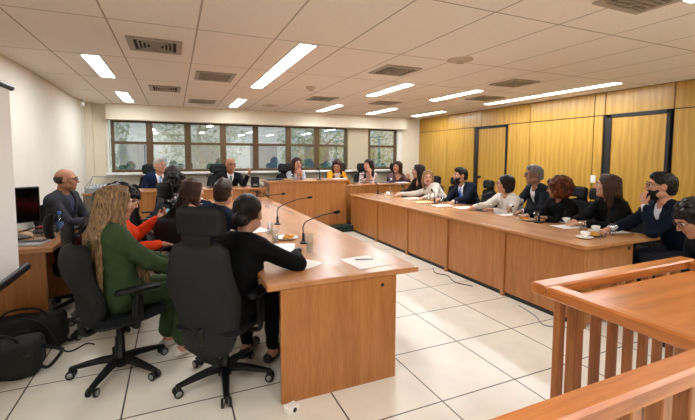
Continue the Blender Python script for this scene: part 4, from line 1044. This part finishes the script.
# far bench equipment
t = thing('cable_box', 'black equipment box with tangled cables left of the tall far bench', 'equipment box', (1.40, 7.55, .915))
bx('box_body', DARK, -.07, .07, -.07, .07, 0, .20, parent=t, b=.006); bx('connector_panel', GREY, -.045, .045, -.074, -.069, .03, .07, parent=t)
for i in range(5):
    q = MB(); q.tube(bez([(-.04+.02*i, -.07, .05+.01*i), (-.16+.1*i, -.14, .12-.05*i), (-.26+.12*i, -.19, -.08-.03*i), (-.1+.05*i, -.21, -.22+.03*i), (.08-.05*i, -.20, -.05)], 8), .006, 6); q.build('cable', DARK, t)
t = thing('laptop_computer', 'closed black laptop on the tall far bench beside the cables', 'laptop', (1.80, 7.60, 1.035)); bx('base', DARK, -.17, .17, -.11, .11, 0, .014, parent=t, b=.003); bx('lid', DARK, -.17, .17, -.11, .11, .015, .024, parent=t, b=.003)
t = thing('name_folder', 'dark folder on the lower right far bench', 'folder', (4.35, 7.85-.2, .915)); bx('cover', mat('navy_cover', '20283a', .5), -.15, .15, -.1, .1, 0, .012, parent=t, b=.003)
# left desk equipment
ZD = .745
t = thing('computer_monitor', 'black computer monitor standing on the side desk, screen facing right', 'monitor', (-1.37, 4.46, ZD), math.radians(35))
bx('base', DARK, -.12, .12, -.09, .09, 0, .014, parent=t, b=.004); q = MB(); q.box(-.025, .025, .0, .03, .012, .16, .004); q.build('stand', DARK, t)
p = bx('casing', DARK, -.22, .22, -.02, .015, .14, .47, parent=t, b=.006); bx('display', mat('dark_display', '050608', .12, noise=0), -.208, .208, -.023, -.019, .155, .455, parent=p)
t = thing('laptop_computer', 'silver laptop lying open flat at the front of the side desk', 'laptop', (-1.19, 4.17, ZD), math.radians(-12)); SIL = mat('silver_laptop', 'b9babd', .35, metal=.3)
bx('base', SIL, -.15, .15, -.105, .105, 0, .016, parent=t, b=.004); bx('keyboard', DARK, -.13, .13, -.01, .09, .0155, .018, parent=t); bx('touchpad', GREY, -.04, .04, -.09, -.03, .0155, .017, parent=t)
t = thing('keyboard', 'black keyboard on the side desk behind the water bottle', 'keyboard', (-1.10, 4.80, ZD), math.radians(18)); bx('tray', DARK, -.20, .20, -.07, .07, 0, .018, parent=t, b=.005)
q = MB()
for i in range(14):
    for j in range(4): q.box(-.185+.0265*i, -.185+.0265*i+.021, -.058+.03*j, -.058+.03*j+.024, .018, .024)
q.build('keys', mat('key_black', '242426', .5), t)
t = thing('water_bottle', 'clear plastic water bottle with blue cap on the side desk', 'bottle', (-1.03, 4.55, ZD)); q = MB()
q.lathe([(0, 0), (.030, 0), (.033, .01), (.033, .05), (.030, .06), (.033, .07), (.033, .14), (.030, .165), (.014, .195), (.013, .205)], 20); q.build('bottle_body', glassmat('bottle_plastic', .22, (.75, .86, .95)), t)
q = MB(); q.lathe([(.0336, .07), (.0336, .125)], 20); q.build('label_band', mat('bottle_label', '5b86c4', .5), t)
q = MB(); q.lathe([(.0, .225), (.015, .225), (.016, .205), (.016, .2)], 16); q.build('cap', mat('cap_blue', '2b62c0', .4), t)
o = bx('document_box', mat('red_box', '7d1f22', .5), -1.36, -1.10, 4.64, 4.72, ZD, ZD+.045, b=.004); tag(o, 'flat dark red box behind the keyboard on the side desk', 'box')
o.location = (.06, .18, 0)
q = MB()
for i in range(4): q.tube(bez([(-1.45, 4.6+.05*i, ZD+.006), (-1.35+.03*i, 4.72, ZD+.03+.01*i), (-1.25, 4.62+.06*i, ZD+.02), (-1.2+.02*i, 4.4+.06*i, ZD+.006)], 8), .004, 6)
tag(q.build('cable_tangle', DARK), 'tangle of thin black cables beside the monitor base', 'cables')
# bags
def bag(x, y, rz, L_, D_, Hh, label, seed):
    t = thing('equipment_bag', label, 'bag', (x, y, 0), rz); F = Field((-L_/2-.1, -D_/2-.1, -.02), (L_/2+.12, D_/2+.1, Hh+.08), .010)
    X, Y, Z = np.meshgrid(*F.ax, indexing='ij')
    qx = np.abs(X)-(L_/2-.05); qy = np.abs(Y)-(D_/2-.05)+.12*np.maximum(Z-Hh*.6, 0); qz = np.abs(Z-Hh/2)-(Hh/2-.05)
    F.D = np.sqrt(np.maximum(qx, 0)**2+np.maximum(qy, 0)**2+np.maximum(qz, 0)**2)+np.minimum(np.maximum(np.maximum(qx, qy), qz), 0)-.05
    F.D += .008*np.sin(19*X+seed)*np.sin(23*Z+2*seed)+.005*np.sin(37*Y)*np.sin(31*X)
    F.cut(lambda X, Y, Z: Z-.002)
    link('bag_body', F.mesh('bag_body'), mat('black_nylon', '0f0f10', .75, noise=.2, nscale=50, bump=.4), t)
    q = MB(); q.tube(bez([(-L_*.32, -D_*.2, Hh*.9), (-L_*.2, -D_*.25, Hh+.06), (0, -D_*.2, Hh+.075), (L_*.2, -D_*.25, Hh+.06), (L_*.32, -D_*.2, Hh*.9)], 6), .009, 8); q.build('handle', DARK, t)
    q = MB(); q.tube(bez([(L_*.48, 0, Hh*.75), (L_*.5+.10, -.03, Hh*.6), (L_*.5+.12, -.05, .12), (L_*.5+.04, -.06, .03), (L_*.46, -.04, .06)], 6), .012, 6); q.build('strap', DARK, t)
    q = MB(); q.tube([(-L_*.42, -D_*.5+.01, Hh*.7), (L_*.42, -D_*.5+.01, Hh*.7)], .004, 6); q.build('zip', mat('zip_grey', '3a3a3c', .4), t)
bag(-1.17, 3.32, .05, .56, .27, .23, 'nearer black nylon equipment bag on the floor at the left edge', 1)
bag(-1.10, 3.76, .0, .52, .24, .25, 'black bag behind the nearer one, against the side desk', 2)
t = thing('handbag', 'black handbag on the lap of the woman in orange', 'bag', (-.05, 3.66, .53), .3); F = Field((-.2, -.12, -.03), (.2, .12, .22), .008); F.ell((0, 0, .07), (.14, .075, .085)); F.cap((-.1, 0, .03), (.1, 0, .03), .05, None, .03)
link('bag_body', F.mesh('bag_body'), LEATHER, t); q = MB(); q.tube(bez([(-.09, 0, .12), (-.06, 0, .19), (.06, 0, .19), (.09, 0, .12)], 6), .006, 6); q.build('handle', DARK, t)
# floor socket and cables
t = thing('floor_socket', 'small white power socket box on the floor by the central table end', 'socket', (.60, 2.17, 0), .4); bx('socket_body', CHINA, -.04, .04, -.030, .030, 0, .04, parent=t, b=.005); q = MB(); q.tube([(0, -.0295, .022), (0, -.032, .022)], .014, 12); q.build('outlet', DARK, t)
q = MB(); q.tube(bez([(3.14, 3.5, .005), (3.05, 3.7, .005), (3.13, 3.95, .005), (3.06, 4.1, .005), (3.16, 4.3, .005)], 8), .005, 6); tag(q.build('floor_cable', DARK), 'thin black cable curling on the tiles along the right bench', 'cable')
q = MB(); q.tube(bez([(3.14, 2.3, .005), (3.0, 2.42, .005), (3.1, 2.6, .005), (3.16, 2.85, .005)], 8), .005, 6); tag(q.build('floor_cable', GREY), 'grey cable on the tiles by the near post of the right bench', 'cable')
q = MB(); q.tube(bez([(-1.5, 3.55, .01), (-1.2, 3.50, .30), (-.95, 3.52, .27), (-.8, 3.5, .03), (-.68, 3.62, .01), (-.62, 3.58, .01)], 8), .006, 6); tag(q.build('bag_cable', DARK), 'black strap cable trailing from the bags over the floor', 'cable')

# ---------------------------------------------------------------- outside the windows
def tree(x, y, hgt, r, label, c, seed):
    t = thing('garden_tree', label, 'tree', (x, y, -1.0), 0, 'trees outside the windows'); rr = random.Random(seed); q = MB()
    q.tube(bez([(0, 0, 0), (.1, .05, hgt*.3), (-.05, .1, hgt*.6), (.1, 0, hgt*.85)], 5), [.13-.006*i for i in range(16)], 8)
    for i in range(6):
        a = rr.random()*6.28; z = hgt*(.35+.08*i); q.tube([(0, 0, z), (r*.5*math.cos(a), r*.5*math.sin(a), z+.5), (r*.8*math.cos(a), r*.8*math.sin(a), z+.8)], [.05, .03, .01], 6)
    q.build('trunk', mat('bark', '5a4c3e', .9, noise=.2), t)
    q = MB()
    for i in range(2600):
        a = rr.random()*6.28; u = rr.uniform(-1, 1); rad = r*(.55+.45*rr.random())*math.sqrt(1-u*u); p = Vector((rad*math.cos(a), rad*math.sin(a), hgt*.62+u*hgt*.42))
        d = Vector((rr.uniform(-1, 1), rr.uniform(-1, 1), rr.uniform(-1, .4))).normalized(); s_ = d.orthogonal().normalized(); l_ = rr.uniform(.10, .2); wd = l_*.28
        q.add([p, p+d*l_*.5+s_*wd, p+d*l_, p+d*l_*.5-s_*wd], [(0, 1, 2, 3)])
    fo = q.build('foliage', mat('leaves_'+c, c, .6, noise=.35, nscale=3), t)
for i, (x, y, hh, r, c) in enumerate(((-2.6, 13.4, 4.6, 1.5, '4c6b44'), (.9, 15.5, 5.0, 1.6, '5c7348'), (4.9, 13.6, 4.6, 1.5, '57784a'), (8.2, 13.4, 4.4, 1.5, '7d8850'), (12.0, 15.5, 5, 1.6, '4c6b44'))):
    tree(x, y, hh, r, ['leafy green tree outside the leftmost window', 'leafy tree outside behind the speaking man', 'green tree outside the window behind the woman in yellow', 'yellow-green tree outside the small right window', 'tree outside, farthest to the right'][i], c, i+5)
t = thing('neighbouring_building', 'pale concrete building beyond the trees outside the windows', 'building', (3, 19, -1)); bx('facade', mat('pale_concrete', 'b8b6ae', .9), -12, 12, 0, .4, 0, 4.2, parent=t)
for i in range(8): bx('window', mat('far_window', '4c5862', .2), -10.5+2.7*i, -9.2+2.7*i, -.02, .01, 1.6, 3.0, parent=t)
bx('roof_edge', mat('roof_edge', '8e8a82', .8), -12.2, 12.2, -.3, .6, 4.2, 4.45, parent=t)
